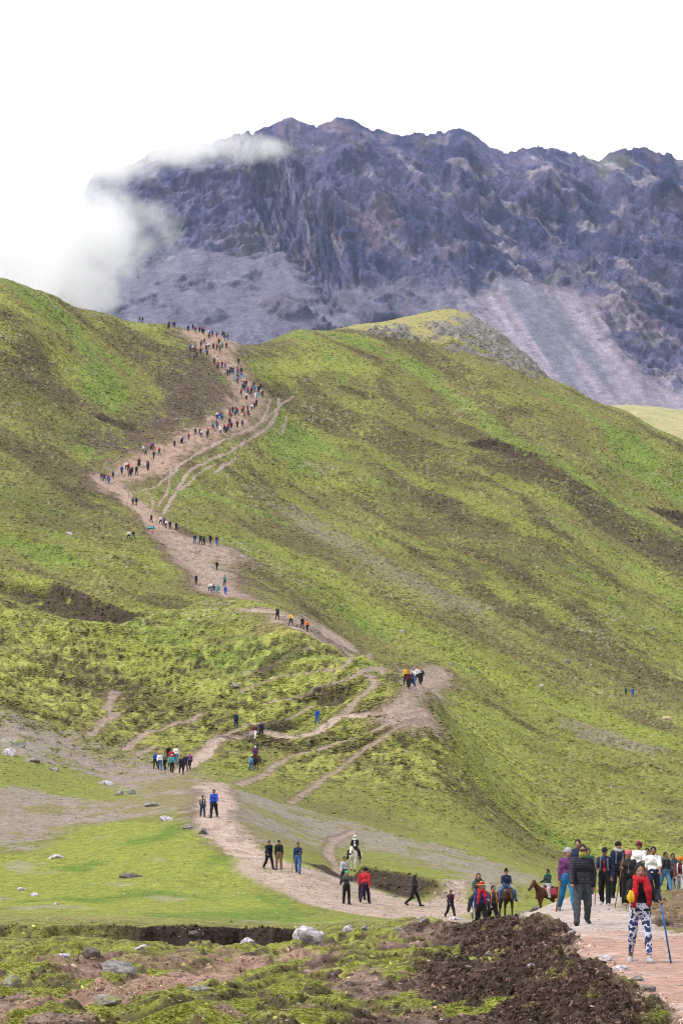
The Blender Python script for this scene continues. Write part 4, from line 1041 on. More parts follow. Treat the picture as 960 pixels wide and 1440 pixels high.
def x_hat(c, band=None, r=.19):
    def f(root, J, h):
        hd = J['head']; g = Field(.013); g.ell(hd + (0, .01, .062), (r, r, .022), 0, .02); g.cap(hd + (0, .01, .07), hd + (0, .01, .135), .088, .070, 0, .02)
        o = garment('hat', g, cloth(c, .9, 40, .3), root)
        if band is not None:
            g = Field(.012); g.cap(hd + (0, .01, .088), hd + (0, .01, .098), .093, .090, 0, .01); garment('hat_band', g, cloth(band), o)
    return f
def x_hood(c):
    def f(root, J, h):
        hd = J['head']; g = Field(min(h, .013)); g.ell(hd + (0, .02, .015), (.105, .118, .128), 0, .01).cap(hd + (0, .05, -.06), J['neck'] + (0, .03, 0), .09, .09, 0, .03); g.cut(hd + (0, -.12, -.02), (.07, .10, .10)); garment('hood', g, cloth(c), root)
    return f
def x_scarf(c, tails=True, name='scarf'):
    def f(root, J, h):
        n = J['neck']; g = Field(min(h, .013))
        for k in range(8):
            a, b = k * math.pi / 4, (k + 1) * math.pi / 4
            g.cap(n + (.085 * math.sin(a), -.01 - .085 * math.cos(a), .03 - .03 * math.cos(a)), n + (.085 * math.sin(b), -.01 - .085 * math.cos(b), .03 - .03 * math.cos(b)), .050, .050, 0, .02)
        if tails:
            ch = J['chest']
            g.cap(n + (-.075, -.10, -.02), ch + (-.105, -.155, -.06), .050, .056, 0, .03).cap(ch + (-.105, -.155, -.06), J['pelvis'] + (-.125, -.165, .08), .056, .040, 0, .02)
            g.cap(n + (.085, -.08, -.02), ch + (.125, -.13, .0), .060, .064, 0, .03).cap(ch + (.125, -.13, .0), J['waist'] + (.15, -.11, -.02), .060, .045, 0, .02)
        garment(name, g, cloth(c, .95, 26, .3), root, None, lambda x, y, z: .006 * np.sin(x * 90 + z * 40))
    return f
def x_gaiter(c):
    def f(root, J, h):
        hd = J['head']; g = Field(min(h, .012)); g.ell(hd + (0, -.018, -.062), (.070, .090, .072), 0, .02).cap(J['neck'] + (0, 0, 0), hd + (0, 0, -.06), .072, .066, 0, .03); zz = hd[2] - .022; garment('neck_gaiter', g, cloth(c, .9, 30, .3), root, lambda x, y, z: z - zz)
    return f
def x_glasses(root, J, h):
    hd = J['head']; g = Field(.008)
    for s in (1, -1): g.ell(hd + (.033 * s, -.098, .010), (.027, .010, .020), 0, .005)
    g.cap(hd + (-.07, -.06, .018), hd + (-.05, -.095, .018), .006, .006).cap(hd + (.07, -.06, .018), hd + (.05, -.095, .018), .006, .006).cap(hd + (-.02, -.1, .018), hd + (.02, -.1, .018), .006, .006)
    garment('sunglasses', g, cloth((.008, .008, .01), .25, 10, .1, .5), root)
def x_pack(c, strap=None, big=1.0):
    def f(root, J, h):
        ch = J['chest']; g = Field(.018); b = .14 * big
        for z in (-.20, .06): g.cap(ch + (-.075, .19, z * big), ch + (.075, .19, z * big), .095 * big, .095 * big, 0, .12)
        o = garment('backpack', g, cloth(c), root)
        g = Field(.012)
        for s in (1, -1): g.cap(ch + (.10 * s, -.128, .08), J['waist'] + (.115 * s, -.112, .0), .024, .022, 0, .01).cap(ch + (.10 * s, -.12, .08), J['neck'] + (.10 * s, .03, .02), .024, .024, 0, .01)
        garment('strap', g, cloth(c if strap is None else strap), o)
    return f
def x_pole(sd, foot, c=None, r=.014, over=.18, name='walking_pole'):
    """a pole held in that hand; it moves with the hand but is its own thing, so it is made after the person stands"""
    def f(root, J, h):
        hp = J['wr' + sd] + (J['hd' + sd] - J['wr' + sd]) * .8 + np.array((0, -.02, 0)); ft = np.array(foot, float); u = (hp - ft) / np.linalg.norm(hp - ft)
        tp = hp + u * over; _poles.append((root, name, tp, ft, c, r))
    return f
_poles = []
def x_bag(sd, c):
    def f(root, J, h):
        p = J['hd' + sd] + np.array((0, -.035, -.07)); _bags.append((root, p, c))
    return f
_bags = []
def fit(root, off):
    """world point of a point given in the figure's own measure"""
    s = root.scale[0]; a = root.rotation_euler[2]; x, y, z = off[0] * s, off[1] * s, off[2] * s
    return np.array((root.location[0] + x * math.cos(a) - y * math.sin(a), root.location[1] + x * math.sin(a) + y * math.cos(a), root.location[2] + z))

NEAR = 'hikers standing together on the near footpath'
W, J = person('woman in red scarf and blue-white patterned leggings holding a blue pole', None, dict(legs=((20, 6), (-8, 24)), arms=((18, 20, 66, .30), (16, 12, 96, .05)), lean=3), h=.0115, top=BLK, bottom_mat=M_LEG, ankle=.28, shoes=LGREY, hem=.02, top_t=.014, bulk=.97, top_name='sweater',
       extras=(x_hair(HAIR, True, True), x_scarf(RED), x_pole('l', (.50, -.26, 0.0), col(.02, .13, .40), .016, .20), x_bag('r', YEL)))
finish(W, 899, 1353, hpx=141)
M, J = person('man in black quilted jacket with yellow-green neck gaiter and grey trousers', None, dict(legs=((-10, 34), (22, 6)), arms=((-14, 14, 22), (12, 14, 26)), lean=3), h=.013, top=col(.010, .011, .018), bottom=col(.052, .058, .066), shoes=BLK, quilt=True, top_t=.032, hem=.02, bulk=1.06,
       extras=(x_hair(HAIR), x_gaiter(col(.30, .30, .04)), x_glasses)); finish(M, 818, 1300, hpx=116)
G = [  # px, d, row of the head, face, kwargs
 (797, 77, 1189, 8, 'woman in grey beanie, purple jacket and bright blue trousers holding a thick stick', dict(pose=POLE, top=PURP, bottom=col(.015, .14, .32), shoes=GREY, extras=(x_beanie(LGREY), x_hair(HAIR), x_pole('r', (-.36, -.30, 0), None, .026, .35, 'wooden_staff')))),
 (812, 86, 1180, -12, 'dark-haired person hidden behind the man in the quilted jacket', dict(pose=STAND, top=NAVY, bottom=BLK, extras=(x_hair(HAIR),))),
 (826, 92, 1193, 6, 'person with brown face peering past the quilted jacket shoulder', dict(pose=STAND, skin=SKIN2, top=GRN, bottom=CHAR, extras=(x_hair(col(.03, .015, .01)),))),
 (850, 80, 1189, -14, 'person in black cap and open navy jacket over a red shirt', dict(pose=dict(POLE, arms=((-4, 10, 20), (26, 12, 60))), skin=SKIN2, top=NAVY, bottom=BLK, shoes=LGREY, shirt=RED, extras=(x_cap(BLK), x_glasses, x_pack(CHAR, GREY), x_pole('r', (-.24, -.30, 0), M_WOOD, .013, .12, 'wooden_staff')))),
 (868, 87, 1184, 18, 'man in dark beanie and navy coat with pale collar behind the pink beanie', dict(pose=STAND, top=NAVY, bottom=BLK, extras=(x_beanie(BLK), x_scarf(LGREY, False), x_pack(BLK, GREY)))),
 (883, 78, 1192, -6, 'person in pink beanie and dark jacket leaning on a long wooden stick', dict(pose=dict(STAND, arms=((0, 8, 16), (34, 14, 66))), skin=SKIN2, top=col(.03, .024, .026), bottom=BLK, shirt=GREY, extras=(x_beanie(PNK), x_hair(HAIR, True), x_pole('r', (-.40, -.30, 0), M_WOOD, .014, .30, 'wooden_staff')))),
 (898, 91, 1181, -20, 'person in white vest and knitted hat with a pink pompom', dict(pose=dict(STAND, arms=((20, 12, 70), (6, 10, 30))), skin=SKIN2, top=WHITE, bottom=CHAR, extras=(x_beanie(MAR, PNK), x_hair(HAIR)))),
 (909, 96, 1192, -10, 'person in neon green jacket half hidden behind the white vest', dict(pose=STAND, top=NEON, bottom=CHAR, extras=(x_hair(HAIR), x_pack(NEON)))),
 (918, 88, 1184, -8, 'young man in plain white t-shirt and dark blue trousers', dict(pose=WALK2, skin=SKIN2, top=WHITE * 1.1, bottom=col(.02, .028, .055), top_t=.016, top_name='t_shirt', extras=(x_hair(HAIR),))),
 (934, 99, 1200, 22, 'person in dark grey jacket and light blue jeans beside the white t-shirt', dict(pose=dict(WALK, arms=((18, 12, 60), (-4, 10, 24))), skin=SKIN2, top=col(.045, .05, .05), bottom=col(.07, .17, .30), extras=(x_hair(HAIR), x_pack(BLK, BLK), x_scarf(GREY, False)))),
 (945, 105, 1197, 0, 'dark-haired person in slate blue jacket behind the grey jacket', dict(pose=POLE, skin=SKIN2, top=col(.035, .05, .085), bottom=BLK, extras=(x_hair(HAIR),))),
 (956, 97, 1201, -14, 'person in orange-red hat and maroon top at the frame edge', dict(pose=WALK, skin=SKIN2, top=MAR, bottom=LGREY, extras=(x_beanie(ORG), x_pack(WHITE)))),
 (948, 110, 1207, 6, 'person in white poncho between the jeans and the orange hat', dict(pose=STAND, skin=SKIN2, top=WHITE, bottom=LGREY, hem=.25, extras=(x_hair(HAIR),))),
]
for px, d, hp, fc, lb, kw in G:
    o, J = person(lb, None, h=.0175, group=NEAR, **kw); x_ = (px - CX) / F * d
    finish(o, px, None, d, fc, None, min(max((HZ - F * ground_z(x_, d) / d - hp) * d / F, 1.5), 1.86))
print('near people', round(time.time() - T0, 1))

# ------------------------------------------------------------------ horses and their riders
def horse(label, px, d, face, coat, mane, blanket, size=.95, neck=0.0, h=.026, row=None, parts=True):
    g = Field(h)
    g.cap((0, .55, 1.03), (0, -.40, 1.03), .255, .25, 0, .08).ell((0, -.52, 1.03), (.21, .22, .27), 0, .08).ell((0, .60, 1.08), (.25, .27, .26), 0, .08)
    nk = np.array((0, -.90, 1.50 - neck)); g.cap((0, -.58, 1.18), nk, .165, .10, 0, .08)
    hd = nk + (0, -.02, .04); mz = hd + (0, -.30, -.33); g.cap(hd, mz, .105, .062, 0, .05).ell(mz + (0, -.01, 0), (.066, .06, .06), 2, .03)
    for s in (1, -1):
        g.cap(hd + (.055 * s, .03, .08), hd + (.07 * s, .03, .19), .032, .008, 0, .02); g.ell(hd + (.085 * s, -.10, -.05), (.018, .022, .018), 2, .005)
        f0 = .10 * s
        g.cap((.14 * s, -.50, .92), (.14 * s, -.50 - f0, .50), .10, .056, 0, .06).cap((.14 * s, -.50 - f0, .50), (.14 * s, -.48 - f0 * 1.2, .13), .05, .036, 0, .02).cap((.14 * s, -.49 - f0 * 1.2, .13), (.14 * s, -.53 - f0 * 1.2, .04), .04, .055, 2, .02)
        g.cap((.15 * s, .60, .98), (.16 * s, .48 + f0, .72), .17, .10, 0, .07).cap((.16 * s, .48 + f0, .72), (.145 * s, .74 + f0, .50), .088, .055, 0, .04).cap((.145 * s, .74 + f0, .50), (.145 * s, .68 + f0, .13), .046, .037, 0, .02).cap((.145 * s, .67 + f0, .13), (.145 * s, .63 + f0, .04), .04, .055, 2, .02)
    for k in range(5): g.cap((0, -.60 - .06 * k, 1.34 + (.065 - neck * .2) * k), (.05, -.56 - .06 * k, 1.22 + (.065 - neck * .2) * k), .04, .03, 1, .03)
    g.cap(hd + (0, .0, .10), hd + (0, -.10, -.02), .035, .022, 1, .02)
    g.cap((0, .84, 1.12), (0, .98, .80), .05, .065, 1, .03).cap((0, .98, .80), (0, .98, .38), .065, .025, 1, .03)
    V, Fc, lab = g.mesh()
    root = bpy.data.objects.new('horse', None); COL.objects.link(root); tag(root, label, 'horse', 'horses carrying riders along the trail')
    part_mesh('body', V, Fc, [cloth(coat, .7, 8, .25), cloth(mane, .8, 30, .3), cloth((.03, .024, .022), .6)], lab, root)
    g = Field(h); g.cap((0, .22, 1.03), (0, -.22, 1.03), .278, .275, 0, .03)
    garment('saddle_blanket', g, cloth(blanket, .95, 14, .4), root, lambda x, y, z: np.maximum(.92 - z, np.abs(y) - .34))
    g = Field(h); g.cap((0, .14, 1.27), (0, -.10, 1.27), .12, .11, 0, .05).cap((0, -.20, 1.30), (0, -.22, 1.42), .05, .035, 0, .04).cap((-.1, .22, 1.33), (.1, .22, 1.33), .05, .05, 0, .05)
    garment('saddle', g, cloth((.06, .03, .018), .6), root)
    v, f = tube([hd + (.075, -.05, .03), hd + (.07, -.2, -.2), mz + (.07, .05, .02), mz + (0, -.062, .06), mz + (-.07, .05, .02), hd + (-.07, -.2, -.2), hd + (-.075, -.05, .03)], .012, 5)
    part_mesh('bridle', v, f, [cloth((.04, .015, .012))], None, root)
    xy = hit(px, row) if row else np.array(((px - CX) / F * d, d))
    gz = ground_z(*xy); root.location = (xy[0], xy[1], gz); root.scale = (size,) * 3; root.rotation_euler = (0, 0, R(face))
    return root
def rider(hs, label, h=.022, group='riders on horseback', **kw):
    o, J = person(label, None, pose=RIDE, h=h, group=group, fingers=False, **kw)
    s = .98; p = fit(hs, (0, .02, 1.36)); o.scale = (s,) * 3; o.rotation_euler = hs.rotation_euler
    o.location = (p[0], p[1], p[2] - J['pelvis'][2] * s + .06)
    return o
h1 = horse('grey-white horse behind the straw-hatted guide', 672, 106, 4, (.42, .39, .36), (.25, .23, .21), (.10, .10, .24), 1.0, .12)
rider(h1, 'bearded rider in grey-green jacket over red on the grey-white horse', top=col(.06, .075, .065), bottom=CHAR, shirt=RED * .6, extras=(x_hair(col(.06, .035, .02)), x_scarf(CHAR, False)))
h2 = horse('dark brown horse seen head-on beside the stone heap', 711, 128, 10, (.040, .018, .011), (.012, .009, .008), (.30, .16, .14), 1.0, .30)
rider(h2, 'rider in navy jacket and black hat on the dark brown horse', top=NAVY, bottom=JEAN, extras=(x_hat(BLK, None, .13), x_hair(HAIR)))
h3 = horse('chestnut horse turned to the left near the path edge', 770, 138, -52, (.075, .026, .013), (.05, .018, .010), (.38, .05, .09), 1.0, .0)
rider(h3, 'rider in dark green jacket and pale trousers on the chestnut horse', skin=SKIN2, top=col(.014, .035, .028), bottom=LGREY, extras=(x_hair(HAIR), x_scarf(GRN * 1.5, False)))
h4 = horse('white horse coming down behind the dark earth bank', 499, 168, -14, (.55, .52, .48), (.40, .38, .35), (.34, .05, .05), .98, .15)
rider(h4, 'rider in black and white jacket and white hat on the white horse', top=BLK, bottom=BLK, shirt=WHITE, extras=(x_beanie(WHITE), x_scarf(WHITE, False)))
h5 = horse('small dark brown horse on the side track of the spur', 359, 0, 10, (.05, .022, .014), (.012, .009, .008), (.12, .05, .05), .92, .1, .035, row=1083)
rider(h5, 'rider in purple jacket and white hat on the small dark horse', .03, top=PURP * .7, bottom=BRWN * .7, extras=(x_beanie(WHITE),))
for px, d, row, hp, fc, lb, kw in [
 (676, 101, None, 70, 4, 'guide in straw hat and blue jacket leading the grey-white horse', dict(pose=POLE, top=col(.025, .04, .16), bottom=BLK, extras=(x_hat(col(.42, .22, .08), RED), x_scarf(RED, True)))),
 (692, 108, None, 62, 20, 'person in dark jacket with an orange bundle beside the grey-white horse', dict(pose=WALK, top=CHAR, bottom=BLK, extras=(x_hair(HAIR), x_pack(ORG)))),
 (633, None, 1291, 41, 24, 'woman in navy jacket with black hair and a red backpack', dict(pose=WALK, top=NAVY * .8, bottom=BLK, extras=(x_hair(HAIR, True), x_pack(RED * .6)))),
 (582, None, 1274, 45, 60, 'hiker all in black striding right along the trail with arms out', dict(pose=dict(WALK, arms=((-20, 30, 20), (40, 25, 30))), top=BLK, bottom=BLK, extras=(x_hood(BLK),))),
 (487, None, 1271, 47, 12, 'child-like hiker in grey vest and bright green cap with arms raised', dict(pose=PHOTO, top=col(.05, .055, .055), bottom=BLK, extras=(x_cap(col(.03, .36, .17)),))),
 (484, 152, None, 44, 8, 'dark-haired hiker hidden behind the bright green cap', dict(pose=WALK, top=LGREY, bottom=CHAR, extras=(x_hair(HAIR),))),
 (513, None, 1270, 54, 170, 'hiker in red top and dark purple striped leggings walking uphill', dict(pose=WALK2, top=RED, bottom=col(.022, .012, .035), extras=(x_hair(HAIR),))),
 (509, 147, None, 44, 10, 'guide in red poncho in front of the white horse', dict(pose=STAND, top=RED * .9, bottom=BLK, hem=.2, extras=(x_hat(BRWN, None, .13),))),
 (378, None, 1222, 42, 25, 'hiker in dark clothes with a big black backpack, first of three', dict(pose=WALK, top=NAVY * .6, bottom=BLK, extras=(x_hair(HAIR), x_pack(BLK, None, 1.15)))),
 (392, None, 1223, 42, 8, 'hiker in black jacket and khaki trousers, middle of three', dict(pose=STAND, top=BLK, bottom=KHAKI, extras=(x_cap(BLK), x_pack(CHAR)))),
 (419, None, 1228, 45, -10, 'hiker in navy hooded jacket and blue jeans with a walking pole', dict(pose=POLE, top=NAVY, bottom=JEAN, extras=(x_hair(HAIR), x_pole('r', (-.30, -.30, 0), None, .014, .1)))),
 (285, None, 1149, 31, 6, 'small hiker with white straps and jeans beside the blue jacket', dict(pose=WALK, top=CHAR, bottom=col(.03, .045, .09), extras=(x_cap(BLK), x_pack(BLK, WHITE)))),
 (301, None, 1150, 42, -4, 'tall hiker in bright blue jacket and black trousers', dict(pose=WALK2, top=BLUE, bottom=BLK, bulk=1.1, extras=(x_hair(HAIR), x_pole('r', (-.28, -.30, 0), None, .014, .1)))),
]:
    o, J = person(lb, None, h=.024, group='hikers on the lower trail', fingers=d is not None or row > 1200, **kw); finish(o, px, row, d, fc, hp)
# things held in hands
for root, name, tp, ft, c, r in _poles:
    a = fit(root, tp); b = fit(root, ft); b[2] = ground_z(b[0], b[1]) - .01
    u = (a - b); s = root.scale[0]
    e = bpy.data.objects.new(name, None); COL.objects.link(e); e.location = b
    v, f = tube([(0, 0, 0), u * .5, u * .9], r * s, 7); m = cloth(c, .4, 20, .1, .4) if isinstance(c, np.ndarray) else (c or M_WOOD)
    part_mesh('shaft', v, f, [m], None, e)
    v, f = tube([u * .84, u * .88, u], [r * s * 1.3, r * s * 1.5, r * s * 1.35], 7); part_mesh('grip', v, f, [cloth((.02, .03, .05)) if name == 'walking_pole' else m], None, e)
    who = root['label'].split(' holding')[0].split(' leaning')[0].split(' with a walking')[0]
    short = ' '.join(who.split()[:9])
    tag(e, ('blue walking pole in the hand of the ' if c is not None and isinstance(c, np.ndarray) else 'thin walking pole of the ' if name == 'walking_pole' else 'wooden staff held by the ') + short, 'pole', 'poles and staffs in hikers\' hands')
for root, p, c in _bags:
    q = fit(root, p); g = Field(.012); g.ell((0, 0, -.02), (.062, .045, .085), 0, .02).ell((0, 0, .06), (.035, .03, .035), 0, .03)
    V, Fc, lab = g.mesh(None, lambda x, y, z: .004 * np.sin(x * 120) + 0 * y + 0 * z); o = part_mesh('knitted_pouch', V, Fc, [cloth(c, .95, 40, .3)]); o.location = q
    tag(o, 'orange-yellow knitted bundle in the hand of the woman in red scarf', 'pouch')
print('horses', round(time.time() - T0, 1))

# ------------------------------------------------------------------ the many hikers further off: a few figures, each copied with its own clothes
_farm = {}
def far_mesh(kind, fine):
    key = (kind, fine)
    if key in _farm: return _farm[key]
    pose = dict(walk=WALK, walk2=WALK2, stand=STAND, sit=SIT, pole=POLE, pack=WALK, ride=RIDE)[kind]
    J = skeleton(**pose); g = body_field(J, .026 if fine else .034, True, 1.08); hd = J['head']
    g.ell(hd + (0, .022, .034), (.088, .10, .104), 3, .01)
    if kind == 'pack':
        for z in (-.2, .06): g.cap(J['chest'] + (-.07, .19, z), J['chest'] + (.07, .19, z), .1, .1, 5, .05)
    V, Fc, lab = g.mesh()
    # the face shows below the hair line
    fl = lab.copy(); fl[(lab == 3) & (V[:, 1] < hd[1] - .035) & (V[:, 2] < hd[2] + .04)] = 0
    me = mesh_np('person', V, Fc, [cloth(c) for c in (SKIN, BLK, BLK, HAIR, BLK, BLK)], fl[Fc[:, 0]])
    _farm[key] = (me, J); return _farm[key]
ORD = ['first', 'second', 'third', 'fourth', 'fifth', 'sixth', 'seventh', 'eighth', 'ninth', 'tenth', 'eleventh', 'twelfth', 'thirteenth', 'fourteenth', 'fifteenth', 'sixteenth', 'seventeenth', 'eighteenth', 'nineteenth', 'twentieth', 'twenty-first', 'twenty-second', 'twenty-third', 'twenty-fourth']
CN = {'k': (BLK, 'black'), 'n': (NAVY, 'navy'), 'b': (BLUE, 'blue'), 'r': (RED, 'red'), 'w': (WHITE, 'white'), 'g': (GREY, 'grey'), 't': (TEAL, 'turquoise'), 'y': (YEL, 'yellow'), 'o': (ORG, 'orange'), 'p': (PURP * 1.4, 'purple'), 'm': (MAR, 'maroon'), 'e': (GRN, 'green'), 's': (SKY, 'sky blue'), 'c': (CHAR, 'charcoal'), 'h': (KHAKI, 'khaki'), 'j': (JEAN, 'denim')}
def crowd(where, group, lst, hpx, seed=1):
    """lst: column, row of the feet, 'top trousers hair' letters, optional figure"""
    rnd = random.Random(seed)
    if hpx <= 13 and len(lst) > 4:
        lst = [(q[0] + rnd.uniform(-1.5, 1.5), q[1] + rnd.uniform(-2, 2)) + tuple(q[2:]) for q in lst]
        lst += [(q[0] + rnd.uniform(-5, 5), q[1] + rnd.uniform(-1.5, 4.5), rnd.choice('kncgrbmwp') + rnd.choice('kkcj') + 'k') for q in rnd.sample(lst, min(len(lst) // 2, 24 - len(lst)))]
    rank = {id(q): k for k, q in enumerate(sorted(lst, key=lambda q: q[0]))}
    for q in lst:
        px, row, cc = q[:3]; kind = q[3] if len(q) > 3 else rnd.choice(['walk', 'walk2', 'stand', 'pack', 'walk', 'pole'])
        me, J = far_mesh(kind, hpx > 18); o = new_obj('person', me)
        for slot, c in ((1, CN[cc[0]][0]), (2, CN[cc[1]][0]), (3, CN[cc[2]][0] if cc[2] != 'k' else HAIR), (5, CN[rnd.choice('knrbc')][0])):
            o.material_slots[slot].link = 'OBJECT'; o.material_slots[slot].material = cloth(c)
        lb = '%s from left of the hikers %s, in %s top' % (ORD[rank[id(q)]], where, CN[cc[0]][1]) if kind != 'sit' else '%s from left of the hikers %s, seated, in %s top' % (ORD[rank[id(q)]], where, CN[cc[0]][1])
        tag(o, lb, 'person', group)
        hp = hpx * rnd.uniform(.94, 1.06) if kind != 'sit' else None
        finish(o, px, row, None, rnd.uniform(-35, 35), hp)
crowd('bunched where the trails meet', 'hikers bunched where the trails meet', [(237, 1074, 'kck'), (248, 1075, 'wjk'), (241, 1079, 'rkk'), (232, 1083, 'gkk'), (242, 1087, 'tkw'), (255, 1089, 'kkk'), (267, 1082, 'pko'), (219, 1081, 'bkk'), (225, 1084, 'wjw'), (261, 1085, 'nck')], 27, 11)
crowd('on the spur track', 'hikers on the spur track', [(332, 1024, 'nnk', 'stand'), (359, 1039, 'mww', 'walk'), (367, 1036, 'nkk', 'pack'), (446, 1019, 'bjk', 'pole'), (353, 1084, 'sjw', 'walk')], 24, 12)
crowd('on the bare spur crest', 'hikers on the bare spur crest', [(570, 963, 'ykk'), (574, 967, 'mkk'), (581, 962, 'wjk'), (579, 966, 'nkk'), (586, 961, 'wkk'), (592, 962, 'kkk')], 25, 13)
crowd('on the hidden bend', 'hikers on the half-hidden trail bend', [(390, 872, 'ckk'), (409, 880, 'yck'), (425, 884, 'kkk'), (432, 888, 'okk')], 19, 14)
crowd('alone on the far right slope', 'two hikers on the right slope', [(879, 977, 'ekk', 'stand'), (889, 980, 'bjk', 'stand')], 13, 15)
crowd('on the bare trail knee', 'hikers on the bare knee of the trail', [(276, 822, 'nkk'), (297, 831, 'wnk', 'sit'), (301, 834, 'njk', 'sit'), (308, 834, 'ttw', 'sit'), (316, 824, 'tkk'), (317, 837, 'bbk'), (305, 802, 'kkk'), (274, 765, 'njk'), (282, 766, 'ckk'), (287, 766, 'ekk'), (296, 765, 'kkk'), (305, 767, 'mbk')], 15, 16)
crowd('strung out below the bend', 'hikers strung out below the bend', [(226, 738, 'wnk'), (231, 740, 'pkk'), (234, 743, 'wnk'), (239, 744, 'kkk'), (248, 746, 'nkk'), (187, 710, 'gkp'), (192, 711, 'nkk'), (182, 757, 'wkk', 'sit'), (188, 757, 'kgk', 'sit'), (213, 735, 'ckk')], 14, 17)
crowd('at the left bend of the trail', 'hikers at the left bend of the trail', [(160, 672, 'gkk'), (172, 668, 'bkk'), (224, 640, 'rkk'), (178, 661, 'wkk'), (148, 678, 'nkk'), (152, 679, 'rkk'), (185, 667, 'kkk'), (191, 666, 'kkk'), (197, 657, 'ckk'), (201, 637, 'wgk'), (206, 640, 'gkk'), (207, 658, 'kkk'), (216, 633, 'gck'), (218, 643, 'ckk')], 13, 18)
crowd('climbing the long diagonal', 'hikers climbing the long diagonal', [(245, 628, 'ckk'), (275, 612, 'nkk'), (293, 610, 'rkk'), (326, 604, 'bkk'), (257, 625, 'bkk'), (266, 620, 'pmk'), (285, 615, 'wgp'), (300, 604, 'tkk'), (306, 603, 'ckk'), (311, 609, 'wjk'), (316, 607, 'mkk'), (322, 598, 'nkk'), (335, 601, 'mkk'), (340, 600, 'gkk')], 12, 19)
crowd('below the upper bend', 'hikers below the upper bend', [(304, 588, 'wkk'), (308, 589, 'bsk'), (312, 588, 'nkk'), (322, 583, 'kkk'), (327, 582, 'nkk'), (331, 583, 'tkk'), (335, 583, 'rkk'), (339, 581, 'okk'), (343, 580, 'ckk'), (347, 579, 'pkk'), (349, 585, 'mkk'), (357, 575, 'mkk'), (362, 571, 'nkk')], 11, 20)
crowd('rounding the upper bend', 'hikers rounding the upper bend', [(350, 553, 'rkk'), (341, 549, 'nkk'), (347, 560, 'ckk'), (338, 556, 'mkk'), (344, 545, 'ckk'), (348, 544, 'kkk'), (353, 556, 'kkk'), (356, 547, 'nkk'), (359, 552, 'tnk'), (362, 551, 'nkk'), (358, 560, 'wwk'), (363, 560, 'ssk'), (368, 558, 'www'), (365, 549, 'kkk')], 11, 21)
crowd('on the steep upper stretch', 'hikers on the steep stretch', [(319, 530, 'nkk'), (326, 519, 'wkk'), (340, 527, 'ckk'), (335, 513, 'kkk'), (323, 525, 'pkk'), (327, 526, 'gkk'), (334, 523, 'nkk'), (329, 534, 'ssk'), (333, 535, 'tkk'), (338, 533, 'bsk'), (335, 540, 'pkk'), (306, 517, 'rkk'), (311, 516, 'mkk'), (300, 512, 'ckk')], 11, 22)
crowd('just below the skyline', 'hikers just below the skyline', [(281, 496, 'nkk'), (304, 494, 'rkk'), (291, 500, 'bkk'), (308, 486, 'ckk'), (272, 494, 'wkk'), (275, 492, 'tkk'), (284, 489, 'pkk'), (287, 484, 'nkk'), (290, 492, 'kkk'), (294, 492, 'wkk'), (299, 491, 'ckk'), (312, 489, 'tkk'), (317, 491, 'mkk'), (276, 503, 'ckk')], 10, 23)
crowd('on the skyline', 'hikers on the skyline', [(280, 467, 'ckk'), (300, 472, 'nkk'), (306, 474, 'pkk'), (202, 449, 'ckk'), (239, 459, 'kkk'), (245, 460, 'nkk'), (265, 465, 'nkk'), (270, 466, 'kkk'), (275, 466, 'mkk'), (284, 468, 'bkk'), (287, 469, 'nkk'), (295, 471, 'wgk'), (312, 475, 'nkk'), (316, 476, 'ckk'), (320, 477, 'gkk')], 10, 24)
print('crowd', round(time.time() - T0, 1))
# ------------------------------------------------------------------ boulders and stones
def rock_mat(name, a, b, moss=0.0):
    m, n, l, p = new_mat(name); tc = n.new('ShaderNodeTexCoord')
    t = noise_node(n, l, tc.outputs['Object'], 3.0, 8, .65); t2 = noise_node(n, l, tc.outputs['Object'], 1.6, 4)
    r = n.new('ShaderNodeValToRGB'); r.color_ramp.elements[0].position = .38; r.color_ramp.elements[0].color = (*a, 1); r.color_ramp.elements[1].position = .60; r.color_ramp.elements[1].color = (*b, 1)
    l.new(t.outputs['Fac'], r.inputs[0]); out = r.outputs[0]
    if moss:
        mx_ = n.new('ShaderNodeMix'); mx_.data_type = 'RGBA'; q = map_node(n, l, t2.outputs['Fac'], 0, moss, .45, .58); l.new(q.outputs[0], mx_.inputs[0]); l.new(out, mx_.inputs[6]); mx_.inputs[7].default_value = (.17, .18, .035, 1); out = mx_.outputs[2]
    l.new(out, p.inputs['Base Color']); p.inputs['Roughness'].default_value = .9
    b_ = n.new('ShaderNodeBump'); b_.inputs['Strength'].default_value = .6; b_.inputs['Distance'].default_value = .06; l.new(t.outputs['Fac'], b_.inputs['Height']); l.new(b_.outputs[0], p.inputs['Normal'])
    return m
RK = [rock_mat('grey_rock', (.055, .046, .046), (.27, .25, .24)), rock_mat('pale_lilac_rock', (.13, .10, .14), (.55, .51, .54)), rock_mat('mossy_rock', (.10, .09, .085), (.33, .31, .29), .9), rock_mat('brown_rock', (.045, .035, .032), (.14, .11, .10))]
def boulder(seed, sub=3):
    rnd = random.Random(seed); bm = bmesh.new(); bmesh.ops.create_icosphere(bm, subdivisions=sub, radius=1.0)
    planes = [(Vector((rnd.uniform(-1, 1), rnd.uniform(-1, 1), rnd.uniform(-.4, 1))).normalized(), rnd.uniform(.42, .80)) for _ in range(14)]
    co = np.array([v.co for v in bm.verts]); nz = fbm(co[:, 0] * 1.4 + seed * 3.1, co[:, 1] * 1.4 + co[:, 2] * 1.9, 4, seed) * .28
    for v, z in zip(bm.verts, nz):
        v.co *= 1 + z
        for nrm, dd in planes:
            q = v.co.dot(nrm) - dd
            if q > 0: v.co -= nrm * q * .9
    me = bpy.data.meshes.new('boulder'); bm.to_mesh(me); bm.free()
    return me
